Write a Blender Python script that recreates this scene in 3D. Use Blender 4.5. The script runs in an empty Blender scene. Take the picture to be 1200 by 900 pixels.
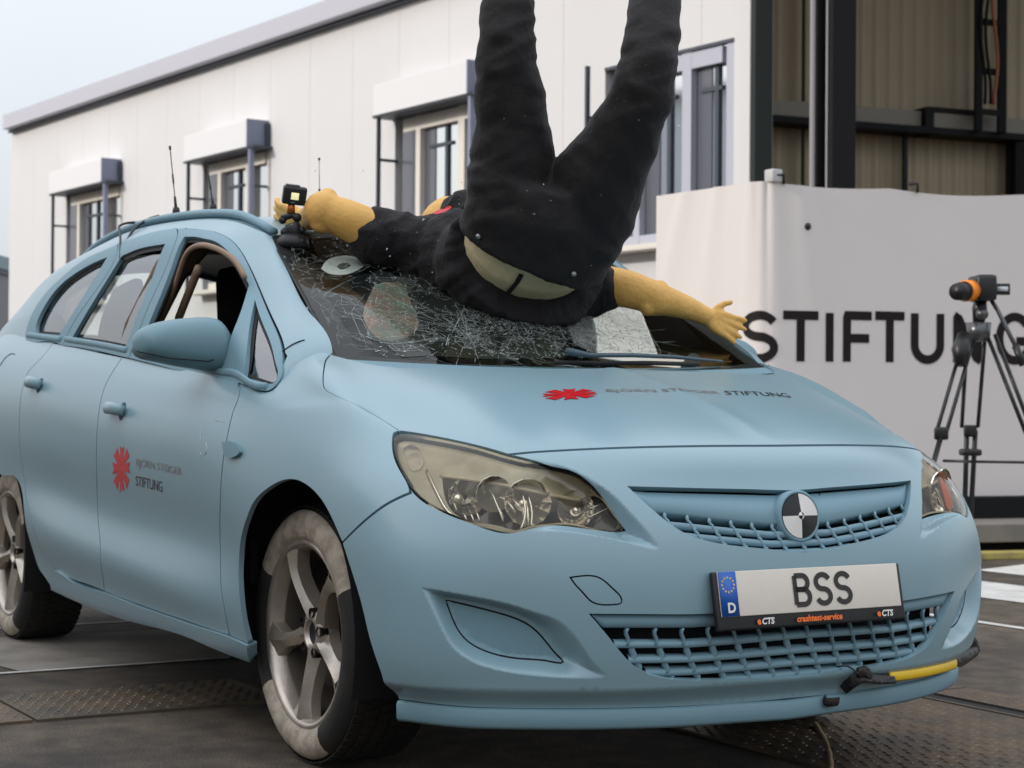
import bpy, bmesh, math, random
import numpy as np
from mathutils import Vector, Matrix
from mathutils.bvhtree import BVHTree
from mathutils.geometry import delaunay_2d_cdt
random.seed(7); np.random.seed(7)
R_ = math.radians
scene = bpy.context.scene
COL = scene.collection

# ------------------------------------------------------------------ camera
CAM = np.array([4.18291468, -2.66209028, 0.89758176])
YAW, PITCH, ROLL, FPX = 2.6093293, 0.00975586, 0.00752224, 2157.5042
def cam_axes():
    f = np.array([math.cos(PITCH)*math.cos(YAW), math.cos(PITCH)*math.sin(YAW), math.sin(PITCH)])
    r = np.cross(f, [0, 0, 1]); r /= np.linalg.norm(r); u = np.cross(r, f)
    c, s = math.cos(ROLL), math.sin(ROLL)
    return c*r+s*u, -s*r+c*u, f
AX = np.array(cam_axes())
cam_d = bpy.data.cameras.new('camera'); cam = bpy.data.objects.new('camera', cam_d); COL.objects.link(cam)
M = Matrix([[AX[0][i], AX[1][i], -AX[2][i], CAM[i]] for i in range(3)] + [[0, 0, 0, 1]])
cam.matrix_world = M
cam_d.sensor_width = 36; cam_d.lens = FPX/1200*36; cam_d.clip_start = .05; cam_d.clip_end = 800
cam_d.dof.use_dof = True; cam_d.dof.focus_distance = 4.15; cam_d.dof.aperture_fstop = 8.0
scene.camera = cam
def ray(u, v):
    d = AX.T @ np.array([(u-600)/FPX, -(v-450)/FPX, 1.0])
    return CAM, d
def at(u, v, x=None, y=None, z=None, dist=None):
    o, d = ray(u, v)
    if x is not None: t = (x-o[0])/d[0]
    elif y is not None: t = (y-o[1])/d[1]
    elif z is not None: t = (z-o[2])/d[2]
    else: t = dist
    return o+t*d

# ------------------------------------------------------------------ light
SUN_EL, SUN_AZ = 23, -101      # elevation, heading towards the sun in the car frame (deg, from +x to +y)
w = bpy.data.worlds.new('World'); scene.world = w; w.use_nodes = True
nt = w.node_tree; nt.nodes.clear()
sky = nt.nodes.new('ShaderNodeTexSky'); sky.sky_type = 'NISHITA'; sky.sun_disc = False
sky.sun_elevation = R_(SUN_EL); sky.sun_rotation = R_(90-SUN_AZ); sky.air_density = 1.0; sky.dust_density = 3.0; sky.ozone_density = 1.0
tcw = nt.nodes.new('ShaderNodeTexCoord'); cl = nt.nodes.new('ShaderNodeTexNoise'); cl.inputs['Scale'].default_value = 2.2; cl.inputs['Detail'].default_value = 6
nt.links.new(tcw.outputs['Generated'], cl.inputs['Vector'])
cr = nt.nodes.new('ShaderNodeValToRGB'); cr.color_ramp.elements[0].position = .30; cr.color_ramp.elements[0].color = (.62, .62, .62, 1); cr.color_ramp.elements[1].position = .62; cr.color_ramp.elements[1].color = (.93, .93, .93, 1)
nt.links.new(cl.outputs['Fac'], cr.inputs[0])
cm = nt.nodes.new('ShaderNodeMix'); cm.data_type = 'RGBA'; # bright overcast cloud, about three times as bright overhead as at the horizon
sp = nt.nodes.new('ShaderNodeSeparateXYZ'); nt.links.new(tcw.outputs['Generated'], sp.inputs[0])
ov = nt.nodes.new('ShaderNodeMapRange'); ov.inputs[1].default_value = 0; ov.inputs[2].default_value = 1; ov.inputs[3].default_value = .50; ov.inputs[4].default_value = 1.55; nt.links.new(sp.outputs[2], ov.inputs[0])
cs = nt.nodes.new('ShaderNodeVectorMath'); cs.operation = 'SCALE'; cs.inputs[0].default_value = (4.55, 4.72, 4.98); nt.links.new(ov.outputs[0], cs.inputs['Scale']); nt.links.new(cs.outputs[0], cm.inputs[7])
nt.links.new(cr.outputs[0], cm.inputs[0]); nt.links.new(sky.outputs[0], cm.inputs[6])
bg = nt.nodes.new('ShaderNodeBackground'); bg.inputs[1].default_value = .15
out = nt.nodes.new('ShaderNodeOutputWorld')
nt.links.new(cm.outputs[2], bg.inputs[0]); nt.links.new(bg.outputs[0], out.inputs[0])
sd = bpy.data.lights.new('sun', 'SUN'); sd.energy = 1.05; sd.angle = R_(3); sd.color = (1, .95, .88)
so = bpy.data.objects.new('sun', sd); COL.objects.link(so)
sv = Vector((math.cos(R_(SUN_EL))*math.cos(R_(SUN_AZ)), math.cos(R_(SUN_EL))*math.sin(R_(SUN_AZ)), math.sin(R_(SUN_EL))))
so.rotation_euler = sv.to_track_quat('Z', 'Y').to_euler()
scene.view_settings.view_transform = 'Standard'; scene.view_settings.look = 'None'
scene.view_settings.exposure = 0.9; scene.view_settings.gamma = 1
scene.cycles.max_bounces = 6; scene.cycles.transparent_max_bounces = 16
scene.cycles.sample_clamp_indirect = 6; scene.cycles.caustics_refractive = False; scene.cycles.caustics_reflective = False
try:
    scene.cycles.use_denoising = True
except Exception: pass

# ------------------------------------------------------------------ materials
MATS = {}
def mat(name, col=(.5, .5, .5), rough=.5, metal=0., noise=None, bump=None, spec=.5, coat=0., emit=None, trans=0., alpha=1., ior=1.45, sheen=0.):
    """Principled material; noise=(scale, amount, (colour2)) mottles the colour, bump=(scale, strength) adds fine relief."""
    if name in MATS: return MATS[name]
    m = bpy.data.materials.new(name); m.use_nodes = True; n = m.node_tree; b = n.nodes['Principled BSDF']
    b.inputs['Base Color'].default_value = (*col, 1); b.inputs['Roughness'].default_value = rough; b.inputs['Metallic'].default_value = metal
    b.inputs['Specular IOR Level'].default_value = spec; b.inputs['Coat Weight'].default_value = coat; b.inputs['IOR'].default_value = ior
    b.inputs['Transmission Weight'].default_value = trans; b.inputs['Alpha'].default_value = alpha
    b.inputs['Sheen Weight'].default_value = sheen
    if emit: b.inputs['Emission Color'].default_value = (*emit[:3], 1); b.inputs['Emission Strength'].default_value = emit[3]
    tc = None
    def coords():
        nonlocal tc
        if tc is None: tc = n.nodes.new('ShaderNodeTexCoord')
        return tc.outputs['Object']
    if noise:
        sc, amt, c2 = noise
        t = n.nodes.new('ShaderNodeTexNoise'); t.inputs['Scale'].default_value = sc; t.inputs['Detail'].default_value = 8; t.inputs['Roughness'].default_value = .6
        n.links.new(coords(), t.inputs['Vector'])
        r = n.nodes.new('ShaderNodeValToRGB'); r.color_ramp.elements[0].position = .38; r.color_ramp.elements[1].position = .66
        n.links.new(t.outputs['Fac'], r.inputs[0])
        mu = n.nodes.new('ShaderNodeMath'); mu.operation = 'MULTIPLY'; mu.inputs[1].default_value = amt; n.links.new(r.outputs[0], mu.inputs[0])
        mx = n.nodes.new('ShaderNodeMix'); mx.data_type = 'RGBA'; mx.inputs[6].default_value = (*col, 1); mx.inputs[7].default_value = (*c2, 1)
        n.links.new(mu.outputs[0], mx.inputs[0]); n.links.new(mx.outputs[2], b.inputs['Base Color'])
    if bump:
        t = n.nodes.new('ShaderNodeTexNoise'); t.inputs['Scale'].default_value = bump[0]; t.inputs['Detail'].default_value = 6
        n.links.new(coords(), t.inputs['Vector'])
        bp = n.nodes.new('ShaderNodeBump'); bp.inputs['Strength'].default_value = bump[1]; bp.inputs['Distance'].default_value = .02 if len(bump) < 3 else bump[2]
        n.links.new(t.outputs['Fac'], bp.inputs['Height']); n.links.new(bp.outputs[0], b.inputs['Normal'])
    MATS[name] = m
    return m

# ------------------------------------------------------------------ object helpers
def tag(o, label=None, cat=None, group=None, kind=None):
    if label: o['label'] = label
    if cat: o['category'] = cat
    if group: o['group'] = group
    if kind: o['kind'] = kind
    return o
def empty(name, loc=(0, 0, 0), rz=0, parent=None):
    o = bpy.data.objects.new(name, None); COL.objects.link(o); o.location = loc; o.rotation_euler = (0, 0, rz); o.empty_display_size = .1
    if parent: o.parent = parent
    return o
def obj(name, me, m=None, parent=None, smooth=True):
    """Link a bmesh or a mesh as one object (coordinates in its parent's frame)."""
    if isinstance(me, bmesh.types.BMesh):
        b = me; me = bpy.data.meshes.new(name); b.to_mesh(me); b.free()
    o = bpy.data.objects.new(name, me); COL.objects.link(o)
    if m is not None:
        for mm in (m if isinstance(m, (list, tuple)) else [m]): me.materials.append(mm)
    if smooth is True and len(me.polygons): me.polygons.foreach_set('use_smooth', [True]*len(me.polygons))
    if parent: o.parent = parent
    return o
def pydata(name, v, f, m=None, parent=None, smooth=True):
    me = bpy.data.meshes.new(name); me.from_pydata([tuple(map(float, p)) for p in v], [], [tuple(map(int, q)) for q in f]); me.update()
    return obj(name, me, m, parent, smooth)
def box(b, c, s, rot=None, bev=0.):
    """Add a box (centre c, full size s) to bmesh b."""
    t = bmesh.new(); bmesh.ops.create_cube(t, size=1)
    for v in t.verts: v.co = Vector((v.co.x*s[0], v.co.y*s[1], v.co.z*s[2]))
    if bev: bmesh.ops.bevel(t, geom=t.edges[:], offset=bev, segments=2, affect='EDGES', profile=.6)
    mt = Matrix.Translation(Vector(c))
    if rot is not None: mt = mt @ (rot.to_matrix().to_4x4() if hasattr(rot, 'to_matrix') else rot)
    merge(b, t, mt); return b
def merge(b, t, mt=None):
    if mt is not None: t.transform(mt)
    me = bpy.data.meshes.new('tmp'); t.to_mesh(me); t.free(); b.from_mesh(me); bpy.data.meshes.remove(me)
def tube(b, pts, rad, n=8, cap=True, closed=False, flat=None):
    """Sweep a circle (or ellipse with flat=(a,b)) along pts; rad is a number or a list."""
    P = [Vector(p) for p in pts]; k = len(P); rings = []
    T = []
    for i in range(k):
        a = P[i-1] if (i > 0 or closed) else P[i]; c = P[(i+1) % k] if (i < k-1 or closed) else P[i]
        T.append((c-a).normalized())
    up = Vector((0, 0, 1)) if abs(T[0].z) < .9 else Vector((1, 0, 0))
    nrm = (up-T[0]*up.dot(T[0])).normalized()
    for i in range(k):
        nrm = (nrm-T[i]*nrm.dot(T[i])); nrm.normalize(); bn = T[i].cross(nrm)
        r = rad[i] if hasattr(rad, '__len__') else rad
        fa, fb = flat or (1, 1)
        rings.append([b.verts.new(P[i]+(nrm*math.cos(2*math.pi*j/n)*fa+bn*math.sin(2*math.pi*j/n)*fb)*r) for j in range(n)])
    for i in range(k-(0 if closed else 1)):
        A, B = rings[i], rings[(i+1) % k]
        for j in range(n): b.faces.new((A[j], A[(j+1) % n], B[(j+1) % n], B[j]))
    if cap and not closed:
        b.faces.new(rings[0][::-1]); b.faces.new(rings[-1])
    return b
def lathe(b, prof, n=48, axis='y', center=(0, 0, 0), a0=0, a1=2*math.pi):
    """Revolve (radius, offset-along-axis) points."""
    full = abs(a1-a0-2*math.pi) < 1e-6; k = n if full else n+1; rings = []
    for r, h in prof:
        ring = []
        for i in range(k):
            a = a0+(a1-a0)*i/n; c, s = math.cos(a)*r, math.sin(a)*r
            p = {'y': (c, h, s), 'z': (c, s, h), 'x': (h, c, s)}[axis]
            ring.append(b.verts.new(Vector(p)+Vector(center)))
        rings.append(ring)
    for A, B in zip(rings, rings[1:]):
        for i in range(k-(0 if full else 1)): b.faces.new((A[i], A[(i+1) % k], B[(i+1) % k], B[i]))
    return b
def fixn(b):
    bmesh.ops.recalc_face_normals(b, faces=b.faces[:]); return b

# ------------------------------------------------------------------ spline surfaces
class Spl:
    """Natural cubic spline as a linear map: weights of the control values at any parameter."""
    def __init__(s, t):
        s.t = t = np.asarray(t, float); n = len(t); h = np.diff(t)
        A = np.eye(n); B = np.zeros((n, n))
        for i in range(1, n-1):
            A[i, i-1] = h[i-1]; A[i, i] = 2*(h[i-1]+h[i]); A[i, i+1] = h[i]
            B[i, i-1] = 6/h[i-1]; B[i, i] = -6/h[i-1]-6/h[i]; B[i, i+1] = 6/h[i]
        s.M = np.linalg.solve(A, B); s.h = h; s.n = n
    def w(s, q):
        q = np.asarray(q, float); i = np.clip(np.searchsorted(s.t, q)-1, 0, s.n-2); h = s.h[i]
        a = (s.t[i+1]-q)/h; b = (q-s.t[i])/h; r = np.arange(len(q))
        W = ((a**3-a)*h*h/6)[:, None]*s.M[i]+((b**3-b)*h*h/6)[:, None]*s.M[i+1]
        W[r, i] += a; W[r, i+1] += b
        return W
class Surf:
    def __init__(s, net, disp=None, nu=220, nv=120, half=False):
        s.C = np.asarray(net, float)                       # [cols, rows, 3]
        du = np.linalg.norm(np.diff(s.C, axis=0), axis=2).mean(1); dv = np.linalg.norm(np.diff(s.C, axis=1), axis=2).mean(0)
        s.tu = np.concatenate([[0], np.cumsum(du)]); s.tv = np.concatenate([[0], np.cumsum(dv)])
        s.tu -= s.tu[len(s.tu)//2] if len(s.tu) % 2 and abs(s.C[len(s.tu)//2][0][1]) < 1e-6 else 0
        s.su, s.sv = Spl(s.tu), Spl(s.tv); s.disp = disp
        s.U, s.V = np.linspace(s.tu[0], s.tu[-1], nu), np.linspace(s.tv[0], s.tv[-1], nv)
        g = np.stack(np.meshgrid(s.U, s.V, indexing='ij'), -1).reshape(-1, 2)
        P = s.pos(g); s.nu, s.nv = nu, nv
        idx = np.arange(nu*nv).reshape(nu, nv)
        a, b, c, d = idx[:-1, :-1].ravel(), idx[1:, :-1].ravel(), idx[1:, 1:].ravel(), idx[:-1, 1:].ravel()
        s.F = np.concatenate([np.stack([a, b, c], 1), np.stack([a, c, d], 1)]); s.G = g; s.P = P
        if half: s.F = s.F[g[s.F].max(1)[:, 0] < .05]          # sights are taken on the near half only
        s.bvh = BVHTree.FromPolygons([tuple(p) for p in P], [tuple(int(i) for i in f) for f in s.F])
    def base(s, q):
        a = (s.su.w(q[:, 0]) @ s.C.reshape(len(s.C), -1)).reshape(len(q), s.C.shape[1], 3); return (a*s.sv.w(q[:, 1])[:, :, None]).sum(1)
    def pos(s, q):
        q = np.asarray(q, float); p = s.base(q)
        if s.disp is not None:
            e = 2e-3; n = np.cross(s.base(q+[e, 0])-s.base(q-[e, 0]), s.base(q+[0, e])-s.base(q-[0, e]))
            n /= np.linalg.norm(n, axis=1)[:, None]+1e-12
            p = p+n*s.disp(p, q)[:, None]
        return p
    sgn = 1
    def nor(s, q):
        q = np.asarray(q, float); e = 1.5e-3
        n = np.cross(s.pos(q+[e, 0])-s.pos(q-[e, 0]), s.pos(q+[0, e])-s.pos(q-[0, e]))
        return n/(np.linalg.norm(n, axis=1)[:, None]+1e-12)
    def hit(s, u, v):
        """Parameters where the line of sight through a photo pixel meets the surface."""
        o, d = ray(u, v); d = d/np.linalg.norm(d)
        h = s.bvh.ray_cast(Vector(o), Vector(d))
        if h[0] is None:
            h = s.bvh.find_nearest(Vector(at(u, v, dist=4.6)))
            best = None
            for t in np.linspace(3.2, 8.0, 60):
                k = s.bvh.find_nearest(Vector(o+d*t))
                if best is None or k[3] < best[3]: best = k
            h = best
        f = s.F[h[2]]; A, B, C = s.P[f]; p = np.array(h[0])
        v0, v1, v2 = B-A, C-A, p-A
        d00, d01, d11, d20, d21 = v0@v0, v0@v1, v1@v1, v2@v0, v2@v1; den = d00*d11-d01*d01
        b = (d11*d20-d01*d21)/den; c = (d00*d21-d01*d20)/den
        return (1-b-c)*s.G[f[0]]+b*s.G[f[1]]+c*s.G[f[2]]
    def near(s, p):
        h = s.bvh.find_nearest(Vector(p)); f = s.F[h[2]]; A, B, C = s.P[f]; p = np.array(h[0])
        v0, v1, v2 = B-A, C-A, p-A
        d00, d01, d11, d20, d21 = v0@v0, v0@v1, v1@v1, v2@v0, v2@v1; den = d00*d11-d01*d01
        b = (d11*d20-d01*d21)/den; c = (d00*d21-d01*d20)/den
        return (1-b-c)*s.G[f[0]]+b*s.G[f[1]]+c*s.G[f[2]]
    def path(s, pts):
        return [s.hit(*p) for p in pts]

def inside(poly, q):
    poly = np.asarray(poly); x, y = q[:, 0], q[:, 1]; r = np.zeros(len(q), bool); j = len(poly)-1
    for i in range(len(poly)):
        xi, yi = poly[i]; xj, yj = poly[j]
        c = ((yi > y) != (yj > y)) & (x < (xj-xi)*(y-yi)/((yj-yi) if yj != yi else 1e-12)+xi); r ^= c; j = i
    return r
def smooth_path(pts, step=.012, closed=False, lin=False):
    """Resample a polyline with Catmull-Rom; a repeated point makes a corner."""
    P = [np.array(p, float) for p in pts]
    segs = [[P[0]]]
    for p in P[1:]:
        if np.linalg.norm(p-segs[-1][-1]) < 1e-7: segs.append([p])
        else: segs[-1].append(p)
    res = []
    for S in segs:
        if len(S) == 1: res.append(S[0]); continue
        S = np.array(S); t = np.concatenate([[0], np.cumsum(np.linalg.norm(np.diff(S, axis=0), axis=1))])
        n = max(2, int(round(t[-1]/step))+1); q = np.linspace(0, t[-1], n)
        if len(S) == 2 or lin: o = np.stack([np.interp(q, t, S[:, k]) for k in range(S.shape[1])], 1)
        else: o = Spl(t).w(q) @ S
        res.extend(o if not res else o[(1 if np.linalg.norm(o[0]-res[-1]) < 1e-6 else 0):])
    res = np.array(res)
    if closed and np.linalg.norm(res[0]-res[-1]) < 1e-6: res = res[:-1]
    return res
def inset(L, g):
    L = np.asarray(L); n = len(L); a = np.roll(L, 1, 0); c = np.roll(L, -1, 0)
    area = .5*np.sum(L[:, 0]*c[:, 1]-c[:, 0]*L[:, 1]); sg = 1 if area > 0 else -1
    t1 = L-a; t2 = c-L
    t1 /= np.linalg.norm(t1, axis=1)[:, None]+1e-12; t2 /= np.linalg.norm(t2, axis=1)[:, None]+1e-12
    n1 = np.stack([-t1[:, 1], t1[:, 0]], 1)*sg; n2 = np.stack([-t2[:, 1], t2[:, 0]], 1)*sg
    m = n1+n2; m /= np.maximum(.5, (m*m).sum(1))[:, None]/2+1e-9
    return L+m*g
def seg_dist(q, loops):
    """Distance to the nearest outline point."""
    from mathutils.kdtree import KDTree
    A = np.concatenate([np.asarray(L) for L in loops]); kd = KDTree(len(A))
    for i, a in enumerate(A): kd.insert((a[0], a[1], 0), i)
    kd.balance()
    return np.array([kd.find((x[0], x[1], 0))[2] for x in q]) if len(q) else np.zeros(0)
def panel(name, S, loop, m, parent, holes=(), sp=.03, gap=.0018, depth=.014, lift=0., sgn=1, step=.012, flange=True, hole_gap=None, close=True, bev=0.0, fine=()):
    """A sheet of surface S bounded by loop (u,v), with real edges: turned-in flanges round the outline and every hole."""
    L = [inset(smooth_path(list(loop)+[loop[0]], step, True), gap)]
    for h in holes: L.append(inset(smooth_path(list(h)+[h[0]], step, True), -(gap if hole_gap is None else hole_gap)))
    lo, hi = L[0].min(0), L[0].max(0)
    gu = np.arange(lo[0]+sp*.37, hi[0], sp); gv = np.arange(lo[1]+sp*.37, hi[1], sp)
    g = np.stack(np.meshgrid(gu, gv, indexing='ij'), -1); g[::2, :, 1] += sp*.25; g = g.reshape(-1, 2)
    k = inside(L[0], g)
    for h in L[1:]: k &= ~inside(h, g)
    g = g[k]
    for fl, fs in fine:                                    # denser points where the sheet is sculpted
        fl = np.asarray(fl); a, b = fl.min(0)-.02, fl.max(0)+.02
        h = np.stack(np.meshgrid(np.arange(a[0], b[0], fs), np.arange(a[1], b[1], fs), indexing='ij'), -1); h[::2, :, 1] += fs*.5; h = h.reshape(-1, 2)
        h = h[np.abs(sdist(fl, h)) < .03]; kk = inside(L[0], h)
        for q in L[1:]: kk &= ~inside(q, h)
        h = h[kk]; g = g[np.abs(sdist(fl, g)) >= .03]; g = np.concatenate([g, h[seg_dist(h, L) > fs*.5]])
    g = g[seg_dist(g, L) > min(sp, .012)*.45]
    pts = np.concatenate(L+[g]); ed = []; o = 0
    for l in L:
        n = len(l); ed += [(o+i, o+(i+1) % n) for i in range(n)]; o += n
    V, E_, F, *_ = delaunay_2d_cdt([Vector(p) for p in pts], ed, [], 0, 1e-6)
    V = np.array([tuple(v) for v in V]); F = np.array([f for f in F if len(f) == 3])
    cen = V[F].mean(1); k = inside(L[0], cen)
    for h in L[1:]: k &= ~inside(h, cen)
    F = F[k]
    P = S.pos(V); N = S.nor(V)*sgn; P = P+N*lift
    if S.nflip*sgn < 0: pass
    verts = [tuple(p) for p in P]; nrm = [tuple(x) for x in N]; faces = []
    for f in F:
        a, b, c = P[f]; nn = np.cross(b-a, c-a)
        faces.append(tuple(f) if nn @ N[f[0]] > 0 else tuple(f[::-1]))
    if flange:
        for li, l in enumerate(L):
            n = len(l); p = S.pos(l)+S.nor(l)*sgn*lift; q = S.nor(l)*sgn; nx = np.roll(p, -1, 0)-np.roll(p, 1, 0)
            b0 = len(verts); verts += [tuple(x) for x in p]; verts += [tuple(x) for x in p-q*depth]
            side = np.cross(nx, q); side /= np.linalg.norm(side, axis=1)[:, None]+1e-9
            ctr = p.mean(0)
            area = .5*np.sum(l[:, 0]*np.roll(l, -1, 0)[:, 1]-np.roll(l, -1, 0)[:, 0]*l[:, 1])
            e1 = S.pos(l[:1]+[1e-3, 0])-S.pos(l[:1]); e2 = S.pos(l[:1]+[0, 1e-3])-S.pos(l[:1])
            hand = np.sign(np.cross(e1[0], e2[0]) @ q[0])*np.sign(area)*(1 if li == 0 else -1)
            side = side*hand
            nrm += [tuple(x) for x in side]*2
            for i in range(n):
                j = (i+1) % n; f = (b0+i, b0+j, b0+n+j, b0+n+i)
                a, b_, c = np.array(verts[f[0]]), np.array(verts[f[1]]), np.array(verts[f[2]])
                faces.append(f if np.cross(b_-a, c-a) @ side[i] > 0 else f[::-1])
    me = bpy.data.meshes.new(name); me.from_pydata(verts, [], [tuple(int(i) for i in f) for f in faces]); me.update()
    me.polygons.foreach_set('use_smooth', [True]*len(me.polygons))
    me.normals_split_custom_set_from_vertices(nrm)
    return obj(name, me, m, parent, smooth=None)
Surf.nflip = 1
def mirror_copy(o, name=None, parent=None):
    c = o.copy(); COL.objects.link(c); c.scale = (1, -1, 1); c.parent = parent or o.parent; return c

# ------------------------------------------------------------------ the car's skin (x forward, y left, z up; front axle at x = 0)
ROWS_FRONT_Z = [.178, .198, .25, .33, .45, .56, .64, .73, .797]
FX = [[.875, .925, .94, .957, .970, .966, .946, .902, .850],
      [.865, .915, .93, .947, .960, .955, .934, .889, .836],
      [.825, .88, .895, .912, .926, .921, .897, .845, .776],
      [.755, .81, .825, .842, .856, .851, .826, .765, .668],
      [.672, .722, .737, .755, .770, .764, .733, .657, .526]]
FY = [0, .22, .42, .585, .715]
HOOD = [[(.62, 0, .888), (.33, 0, .957), (.09, 0, 1.0)],
        [(.61, .22, .885), (.32, .22, .955), (.08, .22, 1.0)],
        [(.565, .43, .874), (.285, .43, .949), (.05, .42, 1.003)],
        [(.475, .60, .862), (.22, .59, .946), (.0, .58, 1.01)],
        [(.34, .708, .866), (.12, .69, .957), (-.08, .672, 1.020)]]
cols = []
for i in range(5):
    cols.append([(FX[i][r], FY[i]*(.965 if r == 0 else 1), ROWS_FRONT_Z[r]) for r in range(9)]+HOOD[i])
cols.append([(.55, .775, .178), (.585, .807, .20), (.61, .822, .25), (.632, .838, .33), (.637, .846, .45), (.62, .848, .56), (.578, .842, .64), (.50, .817, .735), (.395, .765, .825), (.23, .772, .898), (.05, .758, .972), (-.11, .73, 1.012)])
cols.append([(.30, .80, .18), (.31, .834, .21), (.32, .848, .26), (.33, .862, .34), (.335, .872, .45), (.33, .876, .56), (.32, .873, .645), (.30, .852, .755), (.26, .808, .858), (.14, .803, .905), (0, .797, .94), (-.13, .785, .968)])
cols.append([(0, .79, .20), (0, .83, .235), (0, .855, .29), (0, .868, .38), (0, .88, .48), (0, .89, .58), (0, .89, .67), (-.005, .875, .77), (-.02, .853, .848), (-.06, .844, .880), (-.11, .835, .905), (-.16, .824, .926)])
def side(x, rows): return [(x, -1*-w_, z) for w_, z in rows]
cols.append(side(-.3, [(.79, .20), (.845, .235), (.868, .295), (.884, .385), (.877, .50), (.89, .61), (.895, .70), (.887, .79), (.868, .855), (.857, .887), (.848, .914), (.834, .938)]))
cols.append(side(-.8, [(.79, .20), (.850, .235), (.872, .300), (.897, .395), (.876, .52), (.891, .65), (.897, .745), (.892, .825), (.877, .88), (.861, .925), (.845, .957), (.826, .988)]))
cols.append(side(-1.35, [(.79, .20), (.850, .24), (.870, .31), (.899, .42), (.880, .545), (.894, .68), (.900, .775), (.896, .855), (.882, .91), (.865, .955), (.847, .993), (.824, 1.03)]))
cols.append(side(-1.9, [(.78, .21), (.842, .25), (.862, .32), (.899, .45), (.884, .59), (.899, .715), (.903, .81), (.899, .89), (.883, .948), (.864, .997), (.842, 1.037), (.814, 1.075)]))
cols.append(side(-2.45, [(.76, .22), (.825, .26), (.845, .34), (.876, .49), (.893, .62), (.902, .74), (.904, .84), (.897, .92), (.880, .98), (.857, 1.032), (.829, 1.075), (.795, 1.115)]))
cols.append(side(-2.9, [(.74, .23), (.80, .27), (.825, .35), (.858, .50), (.878, .63), (.889, .75), (.890, .85), (.882, .935), (.863, .995), (.838, 1.05), (.805, 1.095), (.765, 1.135)]))
cols.append(side(-3.3, [(.68, .25), (.74, .29), (.77, .37), (.80, .51), (.82, .64), (.832, .76), (.834, .86), (.826, .945), (.806, .995), (.776, 1.04), (.735, 1.08), (.68, 1.115)]))
cols.append([(-3.56, .55, .27), (-3.62, .60, .31), (-3.64, .63, .39), (-3.66, .66, .52), (-3.665, .67, .65), (-3.655, .68, .77), (-3.64, .685, .87), (-3.62, .68, .955), (-3.6, .665, 1.02), (-3.57, .64, 1.075), (-3.54, .61, 1.12), (-3.5, .575, 1.16)])
cols.append([(-3.66+.004*r, .32, z) for r, z in enumerate([.27, .31, .39, .52, .65, .77, .87, .955, 1.02, 1.075, 1.12, 1.16])])
cols.append([(-3.69+.004*r, 0, z) for r, z in enumerate([.27, .31, .39, .52, .65, .77, .87, .955, 1.02, 1.075, 1.12, 1.16])])
right = [[(x, -y, z) for x, y, z in c] for c in cols]           # the car's right side is the side we see
left = [[(x, y, z) for x, y, z in c] for c in cols[1:]]
NET = right[::-1]+left                                           # u runs from the rear along the right side, round the nose, to the left rear

def sst(a, b, x):
    t = np.clip((x-a)/(b-a), 0, 1); return t*t*(3-2*t)
def sdist(poly, q):
    """Signed distance to a polygon, negative inside."""
    poly = np.asarray(poly, float); d = np.full(len(q), 1e9)
    for i in range(len(poly)):
        a, b = poly[i], poly[(i+1) % len(poly)]; e = b-a; t = np.clip(((q-a) @ e)/(e @ e), 0, 1)
        d = np.minimum(d, np.linalg.norm(q-a-t[:, None]*e, axis=1))
    return np.where(inside(poly, q), -d, d)

LAMP = [(465, 507.5), (470, 506), (490, 508), (515, 512.5), (560, 522.5), (596, 533), (615, 537.5), (640, 546), (665, 555), (680, 562.5), (695, 575), (710, 592.5), (722.5, 609), (731, 621.5),
        (690, 619), (660, 615), (640, 615), (620, 619), (605, 622.5), (595, 624), (570, 619), (545, 610), (515, 597.5), (495, 586), (480, 571), (467.5, 547.5), (460, 522.5), (460.5, 512.5)]
FOG_IN = [(517, 701), (547, 706.7), (579, 714.7), (605, 722.7), (624, 733), (640, 749), (653, 765), (663.5, 778.7), (640, 777), (611, 774.7), (584, 770.7), (563, 764), (547, 754.7), (533, 738.7), (523, 717)]
FOG_OUT = [(494, 688), (547, 698), (600, 709), (632, 719), (653, 726), (670, 740), (683, 757), (697, 777), (710, 792), (680, 795), (627, 792), (582, 785), (551, 774), (532, 760), (518, 738), (504, 708)]
VAL_IN = [(600, 560), (655, 553), (665, 556), (680, 563.5), (695, 576), (710, 594), (722.5, 610), (731, 623), (690, 621), (650, 617), (600, 615)]
VAL_OUT = [(590, 545), (640, 541), (668, 551), (692, 562), (718, 579), (741, 602), (759, 622), (772, 642), (735, 635), (690, 626), (650, 622), (590, 622)]
_B0 = Surf(NET, None, 420, 110, True)
_uv = {k: smooth_path(_B0.path(p+p[:1]), .006, True) for k, p in dict(fi=FOG_IN, fo=FOG_OUT, vi=VAL_IN, vo=VAL_OUT).items()}
_lx = [_B0.hit(590, 560)[0], _B0.hit(715, 600)[0]]
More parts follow.
